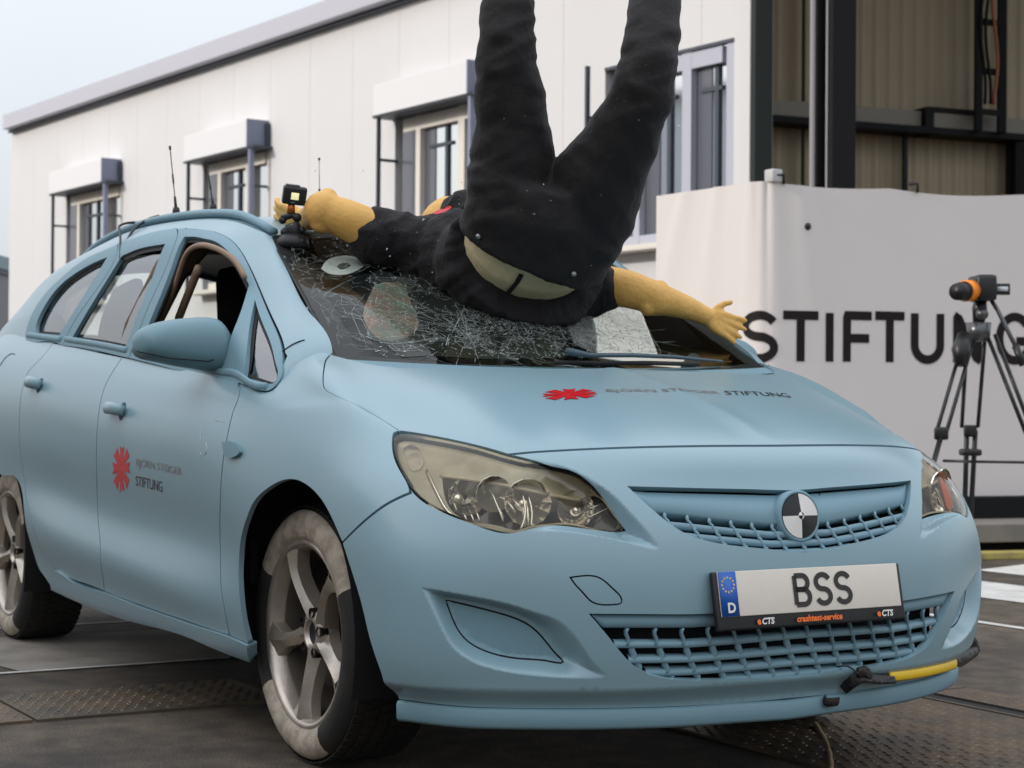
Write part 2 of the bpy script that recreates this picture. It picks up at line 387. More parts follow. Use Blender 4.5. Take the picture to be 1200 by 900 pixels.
def body_disp(p, q):
    """Sculpting of the skin along its normal: fog-lamp scoops, the valley beside each headlamp, the undercut below the bumper, the bonnet ridge."""
    a = np.stack([-np.abs(q[:, 0]), q[:, 1]], 1); d = np.zeros(len(q))
    k = (p[:, 0] > .1)
    if k.any():
        b = a[k]; e = np.zeros(len(b))
        for i_, o_, D in (('fi', 'fo', -.042), ('vi', 'vo', -.05)):
            m_ = ((b > _uv[o_].min(0)) & (b < _uv[o_].max(0))).all(1)
            if not m_.any(): continue
            bb = b[m_]; so, si = sdist(_uv[o_], bb), sdist(_uv[i_], bb)
            t = np.clip(-so, 0, None)/(np.clip(-so, 0, None)+np.clip(si, 0, None)+1e-9); t = np.where(so > 0, 0, t)
            if i_ == 'vi': t = t*sst(_lx[0], _lx[1], bb[:, 0])
            e[m_] += D*(t*t*(3-2*t)*.6+t*.4)
        pk = p[k]; fr = sst(.35, .6, pk[:, 0])
        e += -.030*sst(.285, .235, pk[:, 2])*fr
        e += .005*np.exp(-(b[:, 0]/.035)**2)*sst(.80, .86, pk[:, 2])
        d[k] = e
    return d
BODY = Surf(NET, body_disp, 520, 170, True)

# side of the greenhouse, right; columns from the rear to the windscreen edge
SB = [(-3.35, .675, 1.12), (-2.9, .765, 1.135), (-2.45, .795, 1.115), (-1.9, .814, 1.075), (-1.35, .824, 1.03), (-.8, .826, .988), (-.36, .829, .950), (-.16, .818, .950), (-.115, .745, 1.003), (-.08, .672, 1.020)]
ST = [(-3.08, .535, 1.245), (-2.75, .565, 1.375), (-2.35, .585, 1.438), (-1.9, .595, 1.473), (-1.42, .60, 1.468), (-1.06, .598, 1.445), (-.88, .590, 1.415), (-.80, .582, 1.392), (-.775, .572, 1.382), (-.76, .560, 1.372)]
snet = []
for i, (b, t) in enumerate(zip(SB, ST)):
    b, t = np.array(b), np.array(t); c = [(b[0]+(.02 if i > 6 else .0), b[1]+.021, b[2]-.075)]
    for f, g in ((0, 0), (.33, .17), (.66, .42), (.88, .67), (1, 1)):
        if i >= 7: g = {0: 0, .33: .28, .66: .60, .88: .84, 1: 1}[f]
        p = b+(t-b)*f; p[1] = b[1]+(t[1]-b[1])*g; c.append(tuple(p))
    snet.append([(x, -y, z) for x, y, z in c])
SIDE = Surf(snet, None, 260, 110)
RC = [(-3.30, 1.450), (-2.9, 1.475), (-2.42, 1.492), (-1.92, 1.503), (-1.45, 1.500), (-1.15, 1.478), (-1.03, 1.457), (-.90, 1.424)]
RE = ST[:7]+[ST[9]]
rnet = []
for (xc, zc), e in zip(RC, RE):
    rnet.append([(xc+(e[0]-xc)*abs(f)**2, e[1]*f, zc+(e[2]-zc)*abs(f)**2.3) for f in (-1, -.8, -.5, 0, .5, .8, 1)])
ROOF = Surf(rnet, None, 90, 60)
wnet = []
for f in (-1, -.85, -.5, 0, .5, .85, 1):
    b = np.array([.09+(-.075-.09)*abs(f)**2.2, .672*f, .985+.035*f*f]); t = np.array([-.90+.14*abs(f)**2, .562*f, 1.424-.052*f*f])
    wnet.append([tuple(b+(t-b)*g+np.array([.25, 0, .6])*.05*g*(1-g)) for g in (-.08, .25, .5, .75, 1.03)])
WIND = Surf(wnet, None, 120, 80)

# ------------------------------------------------------------------ car materials
BLUE = (.225, .36, .415)
m_paint = mat('matte_blue_paint', BLUE, .36, noise=(2.2, .3, (.25, .365, .41)), bump=(900, .03), spec=.6, coat=.45)
MATS['matte_blue_paint'].node_tree.nodes['Principled BSDF'].inputs['Coat Roughness'].default_value = .24
m_paint2 = mat('matte_blue_trim', (.185, .315, .375), .5, bump=(700, .05))
m_black = mat('black_plastic', (.012, .012, .013), .45)
m_rub = mat('black_rubber', (.015, .015, .016), .7)
m_gap = mat('seam_shadow', (.006, .008, .010), .9)
m_int = mat('dark_interior', (.012, .012, .013), .8)

car = empty('car'); tag(car, 'matte light blue estate car with a smashed windscreen and a BSS number plate', 'car')
def bpx(*pts): return BODY.path(pts)
def spx(*pts): return SIDE.path(pts)
def mir(L): return [np.array([-a[0], a[1]]) for a in L]
def c2(L): return list(L)
def ribbon(name, S, path, width=.03, depth=.013):
    L = smooth_path(path, .02); n = S.nor(L); p = S.pos(L)-n*depth
    t = np.gradient(p, axis=0); t /= np.linalg.norm(t, axis=1)[:, None]; s_ = np.cross(n, t)*width/2
    return [*(p-s_), *(p+s_)], [(i, i+1, len(L)+i+1, len(L)+i) for i in range(len(L)-1)]
def sharp(*segs):
    """Join paths so that their meeting points stay corners (the point repeats)."""
    r = []
    for s_ in segs:
        r += list(s_) if not r else ([r[-1]]+list(s_) if np.linalg.norm(np.array(s_[0])-r[-1]) > 1e-6 else list(s_))
    return r

HOOD_F = bpx((850, 522.8), (800, 523.2), (750, 524.3), (700, 526), (650, 528.5), (620, 530.5), (596, 533)); HOOD_F[0] = np.array([0, HOOD_F[0][1]])
LAMP_T = bpx((596, 533), (560, 522.5), (515, 512.5), (490, 508), (469, 505.5))
HOOD_S = bpx((469, 505.5), (445, 490), (422.5, 477.5), (400, 466.5), (388, 461), (382, 457.5), (379.3, 453), (378.5, 445), (379.5, 432.5), (382.5, 421), (388, 415.5))
HOOD_R = bpx((388, 415.5), (415, 422.5), (450, 428.5), (500, 430.8), (560, 431.2), (620, 431.5), (665, 431.5))
HOOD_R.append(np.array([0, HOOD_R[-1][1]]))
half = sharp(HOOD_F, LAMP_T, HOOD_S, HOOD_R)
hood = panel('hood', BODY, half+[half[-1]]+mir(half)[::-1][1:-1], m_paint, car, sp=.03, gap=.0032)
SEAMB = bpx((481, 577.5), (460, 587), (440, 600), (420, 617), (401, 636))
ARCHB = bpx((401, 636), (411, 668), (422.7, 707), (432, 746), (446, 789), (458, 808), (467, 820))
BUMPB = bpx((467, 820), (520, 826.5), (573, 830), (653, 831), (740, 830), (800, 828), (860, 824.5)); BUMPB.append(np.array([0, BUMPB[-1][1]]))
LAMP_L = bpx(*LAMP[5:25])           # from the bonnet seam round the inner tip to the wing seam
half = sharp(HOOD_F, bpx(*LAMP[5:14]), bpx(*LAMP[13:25]), bpx((480, 571), (481, 577.5)), SEAMB, ARCHB, BUMPB)
UG_T = bpx((738, 571), (800, 572.5), (870, 575)); _a, _c = UG_T[0], np.array([0, BODY.hit(908, 576)[1]]); UG_T = [_a+(_c-_a)*np.array([f_, f_**1.0]) for f_ in (0, .25, .5, .75, 1)]
UG_B = bpx((887.5, 641), (837.5, 634.6), (804, 624), (786, 613), (771, 601), (752, 584), (741, 575.5)); UG_B = [np.array([0, BODY.hit(937, 647)[1]])]+UG_B[:-1]+[UG_T[0]]
LG_T = bpx((693, 720.5), (760, 721), (815, 721)); LG_T.append(np.array([0, BODY.hit(915, 713)[1]]))
LG_B = bpx((860, 797), (808, 797), (775, 793.5), (755, 787), (740, 776), (717, 749), (693, 720.5)); LG_B = [np.array([0, BODY.hit(915, 795)[1]])]+LG_B
ug = sharp(UG_B, UG_T); lg = sharp(LG_B, LG_T)
def full(h): return list(h)+mir(h)[::-1][1:-1]
# right half paths begin and end on the centre line
ughole = sharp(mir(UG_T)[::-1][:-1]+[UG_T[-1]]) if 0 else full(ug)
lghole = full(lg)
fog = bpx(*FOG_IN)
TOW = bpx((669, 677), (680, 675.5), (700, 676.5), (708, 681), (720, 692), (728, 702), (728, 706), (722, 708), (703, 708), (694, 705), (684, 695), (673, 683))
bumper = panel('front_bumper', BODY, half+[half[-1]]+mir(half)[::-1][1:-1], m_paint, car, holes=[ughole, lghole, TOW], sp=.014, gap=.0025, step=.007, depth=.02, fine=[(_uv['fo'], .0048), (_uv['vo'], .0048), (mir(_uv['fo']), .0065), (mir(_uv['vo']), .006)])
panel('tow_eye_cover', BODY, TOW, m_paint, bumper, sp=.02, gap=.0012, step=.004)
def outline_seam(S, L, r, lift, parent, name='blank_seam'):
    L = smooth_path(list(L)+[L[0]], .008, True); b = bmesh.new(); tube(b, S.pos(L)+S.nor(L)*lift, r, 5, closed=True); return obj(name, b, m_gap, parent)
for s_ in (1, -1):
    L = fog if s_ > 0 else mir(fog)[::-1]
    L = [np.array(q_) for q_ in inset(smooth_path(list(L)+[L[0]], .02, True), .004)]
    panel('fog_lamp_blank', BODY, L, m_paint2, bumper, sp=.015, gap=0, lift=.0012, depth=.004)
    outline_seam(BODY, L, .0022, .0002, bumper)
# wing, doors, quarter, sill
TVM = BODY.tv[-1]-.001
PIL = [HOOD_S[-1]]+[np.array([u_, TVM]) for u_ in np.linspace(HOOD_S[-1][0]-.02, BODY.tu[17-7]+.02, 8)]
TRI = [PIL[-1]]+bpx((332.3, 441), (326, 451), (319, 457.5), (312, 459.5), (300, 455.5), (281, 449.5))
DSF = bpx((281, 449.5), (281, 458.7), (272, 486.7), (265, 518.7), (260, 553), (258, 593), (258, 637), (262.5, 711), (269, 745))
ARCHF = bpx((292, 755), (285.5, 730), (281.5, 700), (280, 668), (282, 637), (288.6, 610), (298, 588.6), (314, 573), (331, 564), (349, 564), (364, 573), (378, 588.6), (389.6, 610), (401, 636))
LAMPO = bpx((481, 577.5), (480, 571), (467.5, 547.5), (460, 522.5), (460.5, 512.5), (464, 507), (469, 505.5))
fender = panel('fender', BODY, sharp(HOOD_S, PIL, TRI, DSF, bpx((269, 745), (292, 755)), ARCHF, SEAMB[::-1], LAMPO), m_paint, car, sp=.028, gap=.0026)
BSE = bpx((122, 693), (119.5, 670), (117.5, 643), (114.5, 600), (113, 550), (113.5, 510), (115, 492), (118, 470), (121.5, 457), (130.7, 438))
BSE.append(BSE[-1]+(BSE[-1]-BSE[-2])*(TVM-BSE[-1][1])/(BSE[-1][1]-BSE[-2][1]))
BELTF = [np.array([u_, TVM]) for u_ in np.linspace(BSE[-1][0], DSF[0][0]-.02, 12)]+[DSF[0]]
SILLF = bpx((269, 745), (235, 734), (200, 722), (160, 708), (122, 693))
fdoor = panel('front_door', BODY, sharp(DSF, SILLF, BSE, BELTF), m_paint, car, sp=.035, gap=.0028)
RSE = bpx((66, 401), (57, 409), (48, 420), (38, 430), (32, 438), (26.5, 455), (23.5, 475), (22.7, 500), (23.5, 527), (30, 577), (40, 623), (53, 653), (66, 668))
SILLR = bpx((66, 668), (83, 678.5), (100, 684.5), (122, 693))
rdoor = panel('rear_door', BODY, sharp(RSE, SILLR, BSE, [np.array([u_, TVM]) for u_ in np.linspace(BSE[-1][0], RSE[0][0]+.03, 10)]+[RSE[0]]), m_paint, car, sp=.035, gap=.0028)
ra = [np.array([-2.685+.372*math.cos(t), -.86, .335+.372*math.sin(t)]) for t in np.linspace(.55, math.pi+.25, 22)]
ARCHR = bpx((62, 690), (52, 676), (43, 660), (33, 627), (20, 562))+[BODY.near(p) for p in ra[3:]]
ur = BODY.tu[2]+.05
q0 = ARCHR[-1]
BOT = [np.array([q0[0], BODY.tv[1]]), np.array([ur, BODY.tv[1]])]
TOPR = [np.array([ur, BODY.tv[-1]-.01]), np.array([BODY.tu[4], BODY.tv[-1]-.004])]+bpx((31, 396))+[RSE[0]]
quarter = panel('quarter_panel', BODY, sharp(RSE, bpx((66, 668), (62, 690)), ARCHR, [q0, BOT[0]], BOT, [BOT[1], TOPR[0]], TOPR), m_paint, car, sp=.035, gap=.0026)
panel('tailgate', BODY, sharp([np.array([BODY.tu[0], BODY.tv[1]]), np.array([ur, BODY.tv[1]])], [np.array([ur, BODY.tv[1]]), np.array([ur, BODY.tv[-1]-.01])], [np.array([ur, BODY.tv[-1]-.01]), np.array([BODY.tu[0], BODY.tv[-1]-.01])]), m_paint, car, sp=.06)
sill = panel('side_sill', BODY, sharp(bpx((62, 669), (66, 668.3), (83, 679), (122, 693.5), (160, 708.5), (200, 722.5), (235, 734.5), (269, 745.5), (292, 755.5)), bpx((292, 755.5), (295.5, 774)), bpx((295.5, 774), (227, 747.5), (160, 728), (88, 702), (62, 690)), bpx((62, 690), (62, 669))), m_paint, car, sp=.025, lift=.007, depth=.03, gap=0)

# greenhouse
DRIP = [(31, 390.5), (37.6, 370), (52, 347), (75, 324), (101, 304), (127, 292), (150, 282.5), (171, 275.3), (204, 269), (237, 269.8), (260, 275.5), (278, 289), (291, 310), (303.7, 338), (319, 374), (330, 400), (333.3, 419)]
PILB = SIDE.path([(333.3, 419)])+[np.array([u_, SIDE.tv[0]+.012]) for u_ in np.linspace(SIDE.path([(333.3, 424)])[0][0]+.004, SIDE.tu[-1]-.003, 9)]
WS_L = SIDE.path([(391, 411.5), (385, 405), (367.5, 380), (350, 350), (325, 300), (311, 275)])
T1 = SIDE.tv[-1]
topedge = [np.array([SIDE.tu[-1]-.004, T1-.002]), np.array([SIDE.tu[0]+.02, T1-.002])]
rear = [np.array([SIDE.tu[0]+.02, T1-.002]), np.array([SIDE.tu[0]+.02, SIDE.tv[1]-.03]), ]
WEDGE = [np.array([SIDE.tu[-1]-.003, v]) for v in np.linspace(SIDE.tv[0]+.012, T1-.002, 10)]
drip = SIDE.path(DRIP)
roofside = panel('roof_side', SIDE, sharp(PILB, WEDGE, [WEDGE[-1], topedge[1]], [topedge[1], rear[1]], [rear[1], SIDE.near((-2.62, -.80, 1.115))], SIDE.path([(29, 399), (31, 390.5)]), drip), m_paint, car, sp=.03, gap=.0028)
TRIMB = [(333.3, 419), (333.3, 428), (332.3, 441), (326, 451), (319, 457.5), (312, 459.5), (300, 455.5), (281, 449.5)]
BSEAM = [(208, 269), (208.3, 280), (182, 345), (156.6, 409), (152, 420.5)]
CSEAM = [(139, 286.5), (138, 298), (110, 346), (80, 393), (74.5, 405.5)]
ff_out = sharp(SIDE.path([p for p in DRIP[8:]]), SIDE.path(TRIMB), SIDE.path([(281, 451), (255, 446), (224, 438), (190, 430), (152, 420.5)]), SIDE.path(BSEAM[::-1]), SIDE.path([(208, 269), (204, 269)]))
WIN_F = [(217, 278.5), (230, 278.5), (242, 281), (260, 288.6), (275.5, 304.5), (286, 322), (292.5, 335)]
DIVL = [(292.5, 335), (280, 375), (268, 412), (262, 430)]
winf = sharp(SIDE.path(WIN_F), SIDE.path(DIVL), SIDE.path([(262, 430), (215, 421), (163, 409)]), SIDE.path([(163, 409), (180, 370), (200, 320), (217, 278.5)]))
wint = sharp(SIDE.path([(299.5, 352), (308, 378), (320, 409), (325, 430), (325.5, 443), (322, 449.5), (317, 450.5)]), SIDE.path([(317, 450.5), (302, 446.5), (286.5, 441)]), SIDE.path([(286.5, 441), (291, 405), (299.5, 352)]))
fframe = panel('window_frame', SIDE, ff_out, m_paint2, fdoor, holes=[winf, wint], sp=.02, lift=.004, gap=.0022, step=.008, depth=.013, hole_gap=0)
winr = sharp(SIDE.path([(144, 300.5), (165, 292), (192, 287), (195, 286.5)]), SIDE.path([(195, 286.5), (172, 345), (148, 408)]), SIDE.path([(148, 408), (115, 401), (85.5, 397)]), SIDE.path([(85.5, 397), (110, 355), (144, 300.5)]))
rf_out = sharp(SIDE.path([DRIP[5+1], DRIP[7], DRIP[8], (208, 269)])if 0 else SIDE.path([(139, 286.5), (150, 282.5), (171, 275.3), (204, 269), (208, 269)]), SIDE.path(BSEAM), SIDE.path([(152, 420.5), (141, 418), (105, 410), (74.5, 405.5)]), SIDE.path(CSEAM[::-1]))
rframe = panel('window_frame', SIDE, rf_out, m_paint2, rdoor, holes=[winr], sp=.02, lift=.004, gap=.0022, step=.008, depth=.013, hole_gap=0)
winq = sharp(SIDE.path([(127, 302), (90, 320.5), (63.6, 344), (46, 374), (43, 385), (44, 390.5)]), SIDE.path([(44, 390.5), (71, 393)]), SIDE.path([(71, 393), (100, 346), (127, 302)]))
qf_out = sharp(SIDE.path([(139, 286.5), (127, 292), (101, 304), (75, 324), (52, 347), (37.6, 370), (31, 390.5)]), SIDE.path([(31, 390.5), (31, 396), (48, 401.5), (74.5, 405.5)]), SIDE.path(CSEAM[::-1]))
qframe = panel('window_frame', SIDE, qf_out, m_paint2, quarter, holes=[winq], sp=.02, lift=.004, gap=.0022, step=.008, depth=.013, hole_gap=0)
rt = [np.array([ROOF.tu[0]+.01, ROOF.tv[0]+.004]), np.array([ROOF.tu[-1]-.004, ROOF.tv[0]+.004]), np.array([ROOF.tu[-1]-.004, ROOF.tv[-1]-.004]), np.array([ROOF.tu[0]+.01, ROOF.tv[-1]-.004])]
roof = panel('roof', ROOF, sharp([rt[0], rt[1]], [rt[1], rt[2]], [rt[2], rt[3]], [rt[3], rt[0]]), m_paint, car, sp=.06, gap=0, depth=.02)

b = bmesh.new(); L_ = smooth_path(SIDE.path([(331, 412.5), (340, 405.5), (349, 401), (357, 398.5)]), .01); tube(b, SIDE.pos(L_)+SIDE.nor(L_)*.0006, .0016, 4); obj('pillar_seam', b, m_gap, car)

# ------------------------------------------------------------------ seams, mirrored side
BALL = Surf(NET, body_disp, 300, 110)
sv_, sf_ = [], []
for P_ in (HOOD_F, LAMP_T, HOOD_S, HOOD_R, SEAMB, DSF, BSE, RSE, SILLF, SILLR, LAMPO, bpx(*LAMP[5:14]), bpx(*LAMP[13:25]), PIL, TOW+TOW[:1]):
    v, f = ribbon('s', BODY, P_, .012 if P_ is not DSF and P_ is not BSE and P_ is not RSE else .03); o_ = len(sv_); sv_ += list(v); sf_ += [tuple(i+o_ for i in q) for q in f]
for P_ in (BSEAM, CSEAM, DRIP, TRIMB):
    v, f = ribbon('s', SIDE, SIDE.path(P_), .03, .012); o_ = len(sv_); sv_ += list(v); sf_ += [tuple(i+o_ for i in q) for q in f]
seal = pydata('seam_seal', sv_, sf_, m_gap, car)
def mirror_tree(o, parent):
    c = o.copy(); COL.objects.link(c); c.parent = parent
    if parent is car or parent is None: c.scale = (1, -1, 1)
    for ch in list(o.children): mirror_tree(ch, c)
    return c

# ------------------------------------------------------------------ glass
def glass(name, tint, rough=.01, ior=1.5, refl=(1, 1, 1), haze=None, bump=None):
    m = bpy.data.materials.new(name); m.use_nodes = True; n = m.node_tree; n.nodes.clear()
    o = n.nodes.new('ShaderNodeOutputMaterial'); t = n.nodes.new('ShaderNodeBsdfTransparent'); t.inputs[0].default_value = (*tint, 1)
    g = n.nodes.new('ShaderNodeBsdfGlossy'); g.inputs['Roughness'].default_value = rough; g.inputs[0].default_value = (*refl, 1)
    f = n.nodes.new('ShaderNodeFresnel'); f.inputs[0].default_value = ior; mx = n.nodes.new('ShaderNodeMixShader')
    n.links.new(f.outputs[0], mx.inputs[0]); n.links.new(t.outputs[0], mx.inputs[1]); n.links.new(g.outputs[0], mx.inputs[2])
    last = mx
    if bump:
        tx = n.nodes.new('ShaderNodeTexVoronoi'); tx.inputs['Scale'].default_value = bump[0]; tc = n.nodes.new('ShaderNodeTexCoord'); n.links.new(tc.outputs['Object'], tx.inputs['Vector'])
        bp = n.nodes.new('ShaderNodeBump'); bp.inputs['Strength'].default_value = bump[1]; bp.inputs['Distance'].default_value = .01
        n.links.new(tx.outputs['Color'], bp.inputs['Height']); n.links.new(bp.outputs[0], g.inputs['Normal'])
    if haze:
        d = n.nodes.new('ShaderNodeBsdfDiffuse'); d.inputs[0].default_value = (*haze[:3], 1); m2 = n.nodes.new('ShaderNodeMixShader')
        nz = n.nodes.new('ShaderNodeTexNoise'); nz.inputs['Scale'].default_value = 14; nz.inputs['Detail'].default_value = 7
        tc = n.nodes.new('ShaderNodeTexCoord'); n.links.new(tc.outputs['Object'], nz.inputs['Vector'])
        mu = n.nodes.new('ShaderNodeMath'); mu.operation = 'MULTIPLY'; mu.inputs[1].default_value = haze[3]*2; n.links.new(nz.outputs['Fac'], mu.inputs[0]); n.links.new(mu.outputs[0], m2.inputs[0])
        n.links.new(last.outputs[0], m2.inputs[1]); n.links.new(d.outputs[0], m2.inputs[2]); last = m2
    n.links.new(last.outputs[0], o.inputs[0]); return m
m_sglass = glass('side_glass', (.72, .78, .78), .01, 2.9)
m_wglass = glass('windscreen_glass', (.84, .88, .84), .015, 1.20)
m_lens = glass('headlight_lens', (.97, .95, .88), .03, 1.38, haze=(.55, .50, .38, .03))
panel('window_glass', SIDE, winr, m_sglass, rdoor, sp=.08, lift=-.012, gap=-.006, flange=False)
panel('window_glass', SIDE, winq, m_sglass, quarter, sp=.08, lift=-.012, gap=-.006, flange=False)
panel('quarter_glass', SIDE, wint, m_sglass, fdoor, sp=.05, lift=-.012, gap=-.006, flange=False)
# dark rubber strips: at the top of the rear door window, along the window edges
for L_, w_ in ((([(144, 301), (165, 292.5), (192, 287.5)]), .03),):
    v, f = ribbon('s', SIDE, SIDE.path(L_), w_, .004); pydata('window_seal', v, f, m_rub, rdoor)
for L_ in (winf, winr, winq):
    pass
for part, L_ in ((fdoor, winf), (rdoor, winr), (quarter, winq), (fdoor, wint)):
    v, f = ribbon('s', SIDE, list(L_)+[L_[0]], .022, .010); pydata('window_seal', v, f, m_rub, part)
# body-coloured beading under the windows
for part, L_ in ((fdoor, [(156, 409.5), (190, 417.5), (224, 426.5), (262, 436.5), (287, 444.5), (314, 454)]), (rdoor, [(78, 398), (110, 403), (150, 411)]), (quarter, [(33, 393), (50, 395.5), (73, 398.5)])):
    b = bmesh.new(); L_ = smooth_path(SIDE.path(L_), .03); tube(b, SIDE.pos(L_)+SIDE.nor(L_)*.004, .011, 8, flat=(1, .5)); obj('window_beading', b, m_paint2, part)

# windscreen
WSP = [(311, 275), (325, 300), (350, 350), (367.5, 380), (385, 405), (391, 412), (400, 417), (412, 421), (440, 426), (480, 429)]
wl = WIND.path(WSP[:5])
e0 = WIND.tu[0]
wl = [np.array([-abs(WIND.near(WIND.pos([a])[0])[0]), a[1]]) for a in wl]
vb, vt = WIND.tv[0]+.02, WIND.tv[-1]-.012
WB = [np.array([a, vb]) for a in np.linspace(wl[-1][0], 0, 8)]
wh = sharp([np.array([0, vt]), np.array([wl[0][0], vt])], [np.array([wl[0][0], vt]), wl[0]]+wl[1:], [wl[-1], WB[0]], WB)
wfull = wh+[wh[-1]]+mir(wh)[::-1][1:-1]
ws = panel('windscreen', WIND, wfull, m_wglass, car, sp=.05, gap=-.004, depth=.008)
# ceramic black border on the inner face
binner = [np.array(p) for p in inset(smooth_path(list(wfull)+[wfull[0]], .03, True), .045)]
panel('windscreen_border', WIND, wfull, m_black, ws, holes=[binner], sp=.05, gap=-.012, lift=-.004, flange=False)
# cowl between bonnet and windscreen
rows = []
for i, f in enumerate(np.linspace(-1, 1, 41)):
    y = .69*f; xh = .115-.15*abs(f)**2.2; zh = 1.0-.02+.02*abs(f)**2
    a = np.array([xh+.06, y, zh-.012]); b_ = np.array([xh-.02, y, zh+.004]); c_ = np.array([xh-.14, y, zh+.012]); rows.append([a, b_, c_])
pydata('cowl', [p for r in rows for p in r], [(3*i+j, 3*i+j+1, 3*i+j+4, 3*i+j+3) for i in range(40) for j in range(2)], m_paint2, car)
for pts, r in (([(664, 416.5), (672, 418.5), (690, 421.5), (740, 421.5), (790, 423.5), (846, 428.5)], [.012, .013, .008, .0075, .007, .005]),):
    b = bmesh.new(); tube(b, [at(u, v, x=.10-.16*(abs((u-690)/200))**2)+np.array([0, 0, .012]) for u, v in pts], r, 8, flat=(.8, 1)); obj('wiper_arm', b, mat('wiper_blue_black', (.06, .095, .115), .5), car)
b = bmesh.new(); tube(b, [at(u, v, x=.085)+np.array([-.01, 0, .004]) for u, v in [(652, 426.5), (700, 427.5), (760, 427), (822, 428.5)]], .006, 6); obj('wiper_blade', b, m_rub, car)

# cracks in the windscreen: thin raised slivers of shattered glass, two bursts and a crazed field
m_crack = mat('crack_white', (.42, .46, .44), .3, spec=.7)
m_crackd = mat('crack_dark', (.02, .025, .022), .3)
cv, cf, cd, cdf = [], [], [], []
def sliver(a, b, wd, V, F, lift=.0015):
    q = np.array([a, b]); p = WIND.pos(q)+WIND.nor(q)*lift; n = WIND.nor(q)[0]; t = p[1]-p[0]; s_ = np.cross(n, t); s_ /= np.linalg.norm(s_)+1e-9
    o = len(V); V += [p[0]-s_*wd/2, p[0]+s_*wd/2, p[1]+s_*wd/2, p[1]-s_*wd/2]; F.append((o, o+1, o+2, o+3))
rng = np.random.default_rng(5)
for (cx, cy), nr, rmax in (((548, 392), 30, .62), ((700, 392), 20, .38), ((610, 360), 20, .4)):
    c = WIND.hit(cx, cy); rays = []
    for k in range(nr):
        a = 2*math.pi*(k+rng.uniform(-.4, .4))/nr; L = rmax*rng.uniform(.35, 1); p = c.copy(); r = [p.copy()]
        for s_ in range(int(L/.025)):
            a += rng.normal(0, .07); p = p+.025*np.array([math.cos(a), math.sin(a)]); r.append(p.copy())
        rays.append(r)
        for x, y in zip(r, r[1:]):
            if abs(y[0]) < .56 and vb+.03 < y[1] < vt-.03: sliver(x, y, rng.uniform(.0004, .0011), *((cv, cf) if rng.random() < .6 else (cd, cdf)))
    for lev in range(1, int(rmax/.03)):
        for k in range(nr):
            if rng.random() < .75*math.exp(-lev/6):
                A, B = rays[k], rays[(k+1) % nr]
                if lev < len(A) and lev < len(B) and abs(A[lev][0]) < .56 and vb+.03 < A[lev][1] < vt-.03 and vb+.03 < B[lev][1] < vt-.03: sliver(A[lev], B[lev], rng.uniform(.0004, .0010), *((cv, cf) if rng.random() < .5 else (cd, cdf)))
# crazed web: the edges between scattered shards
def web(px, n, white, wmax, thr=-.05):
    P_ = np.array(WIND.path(px)); lo, hi = P_.min(0), P_.max(0); q = rng.uniform(lo, hi, (n*4, 2)); q = q[inside(P_, q)][:n]
    V_, E_, F_, *_ = delaunay_2d_cdt([Vector(p) for p in q], [], [], 0, 1e-7); es = set()
    for f_ in F_:
        for a_, c_ in zip(f_, f_[1:]+f_[:1]): es.add((min(a_, c_), max(a_, c_)))
    from mathutils import noise as mn
    for a_, c_ in sorted(es):
        A, B = np.array(V_[a_]), np.array(V_[c_])
        k_ = mn.noise(Vector((A[0]*7, A[1]*9, 3.3)))+.4*mn.noise(Vector((A[0]*22, A[1]*22, 1.3)))
        if np.linalg.norm(A-B) > .07 or rng.random() < (.12 if k_ > thr else .86): continue      # shattered patches with clear glass between
        sliver(A, B, rng.uniform(.0003, wmax), *((cv, cf) if rng.random() < white else (cd, cdf)), lift=.002)
web([(545, 352), (640, 360), (665, 400), (650, 421), (560, 421), (520, 405)], 1250, .66, .0012)
web([(430, 322), (485, 318), (548, 352), (520, 405), (470, 418), (428, 396)], 620, .5, .0009)
web([(640, 350), (745, 350), (774, 417), (690, 421), (650, 415)], 420, .15, .0012, -.5)
web([(330, 285), (470, 285), (480, 318), (430, 322), (400, 330), (350, 320)], 130, .7, .0007)
web([(350, 325), (430, 325), (428, 396), (470, 420), (400, 410)], 120, .8, .0006)
for (u0, v0, u1, v1), n_ in (((560, 345, 680, 420), 420), ((430, 325, 560, 420), 240), ((325, 278, 470, 330), 130)):
    for _ in range(n_):
        p = WIND.hit(rng.uniform(u0, u1), rng.uniform(v0, v1)); a = rng.uniform(0, math.pi); l = rng.exponential(.005)+.002
        sliver(p, p+l*np.array([math.cos(a), math.sin(a)]), rng.uniform(.0005, .0022), cv, cf, lift=.0025)
m_craze = glass('crazed_glass', (.86, .90, .86), .06, 1.25, haze=(.20, .235, .185, .08)); m_craze2 = glass('milky_crazed_glass', (.92, .94, .92), .06, 1.25, haze=(.62, .64, .60, .26))
panel('crazed_zone', WIND, [p_ for p_ in WIND.path([(545, 345), (600, 360), (640, 356), (664, 392), (655, 408), (664, 419), (560, 421), (505, 417), (470, 419), (452, 404), (428, 396), (441, 372), (430, 345), (452, 331), (480, 318), (510, 334)]) for _ in (0, 1)], m_craze, ws, sp=.05, gap=0, lift=.0009, flange=False)
panel('crazed_zone', WIND, [p_ for p_ in WIND.path([(650, 352), (700, 349), (745, 352), (756, 384), (770, 414), (742, 416), (718, 411), (692, 413), (672, 402), (664, 380)]) for _ in (0, 1)], m_craze2, ws, sp=.05, gap=0, lift=.0009, flange=False)
o_ = pydata('crack_lines', cv, cf, m_crack, ws, smooth=False); tag(o_, kind='stuff')
o_ = pydata('dark_crack_lines', cd, cdf, m_crackd, ws, smooth=False); tag(o_, kind='stuff')

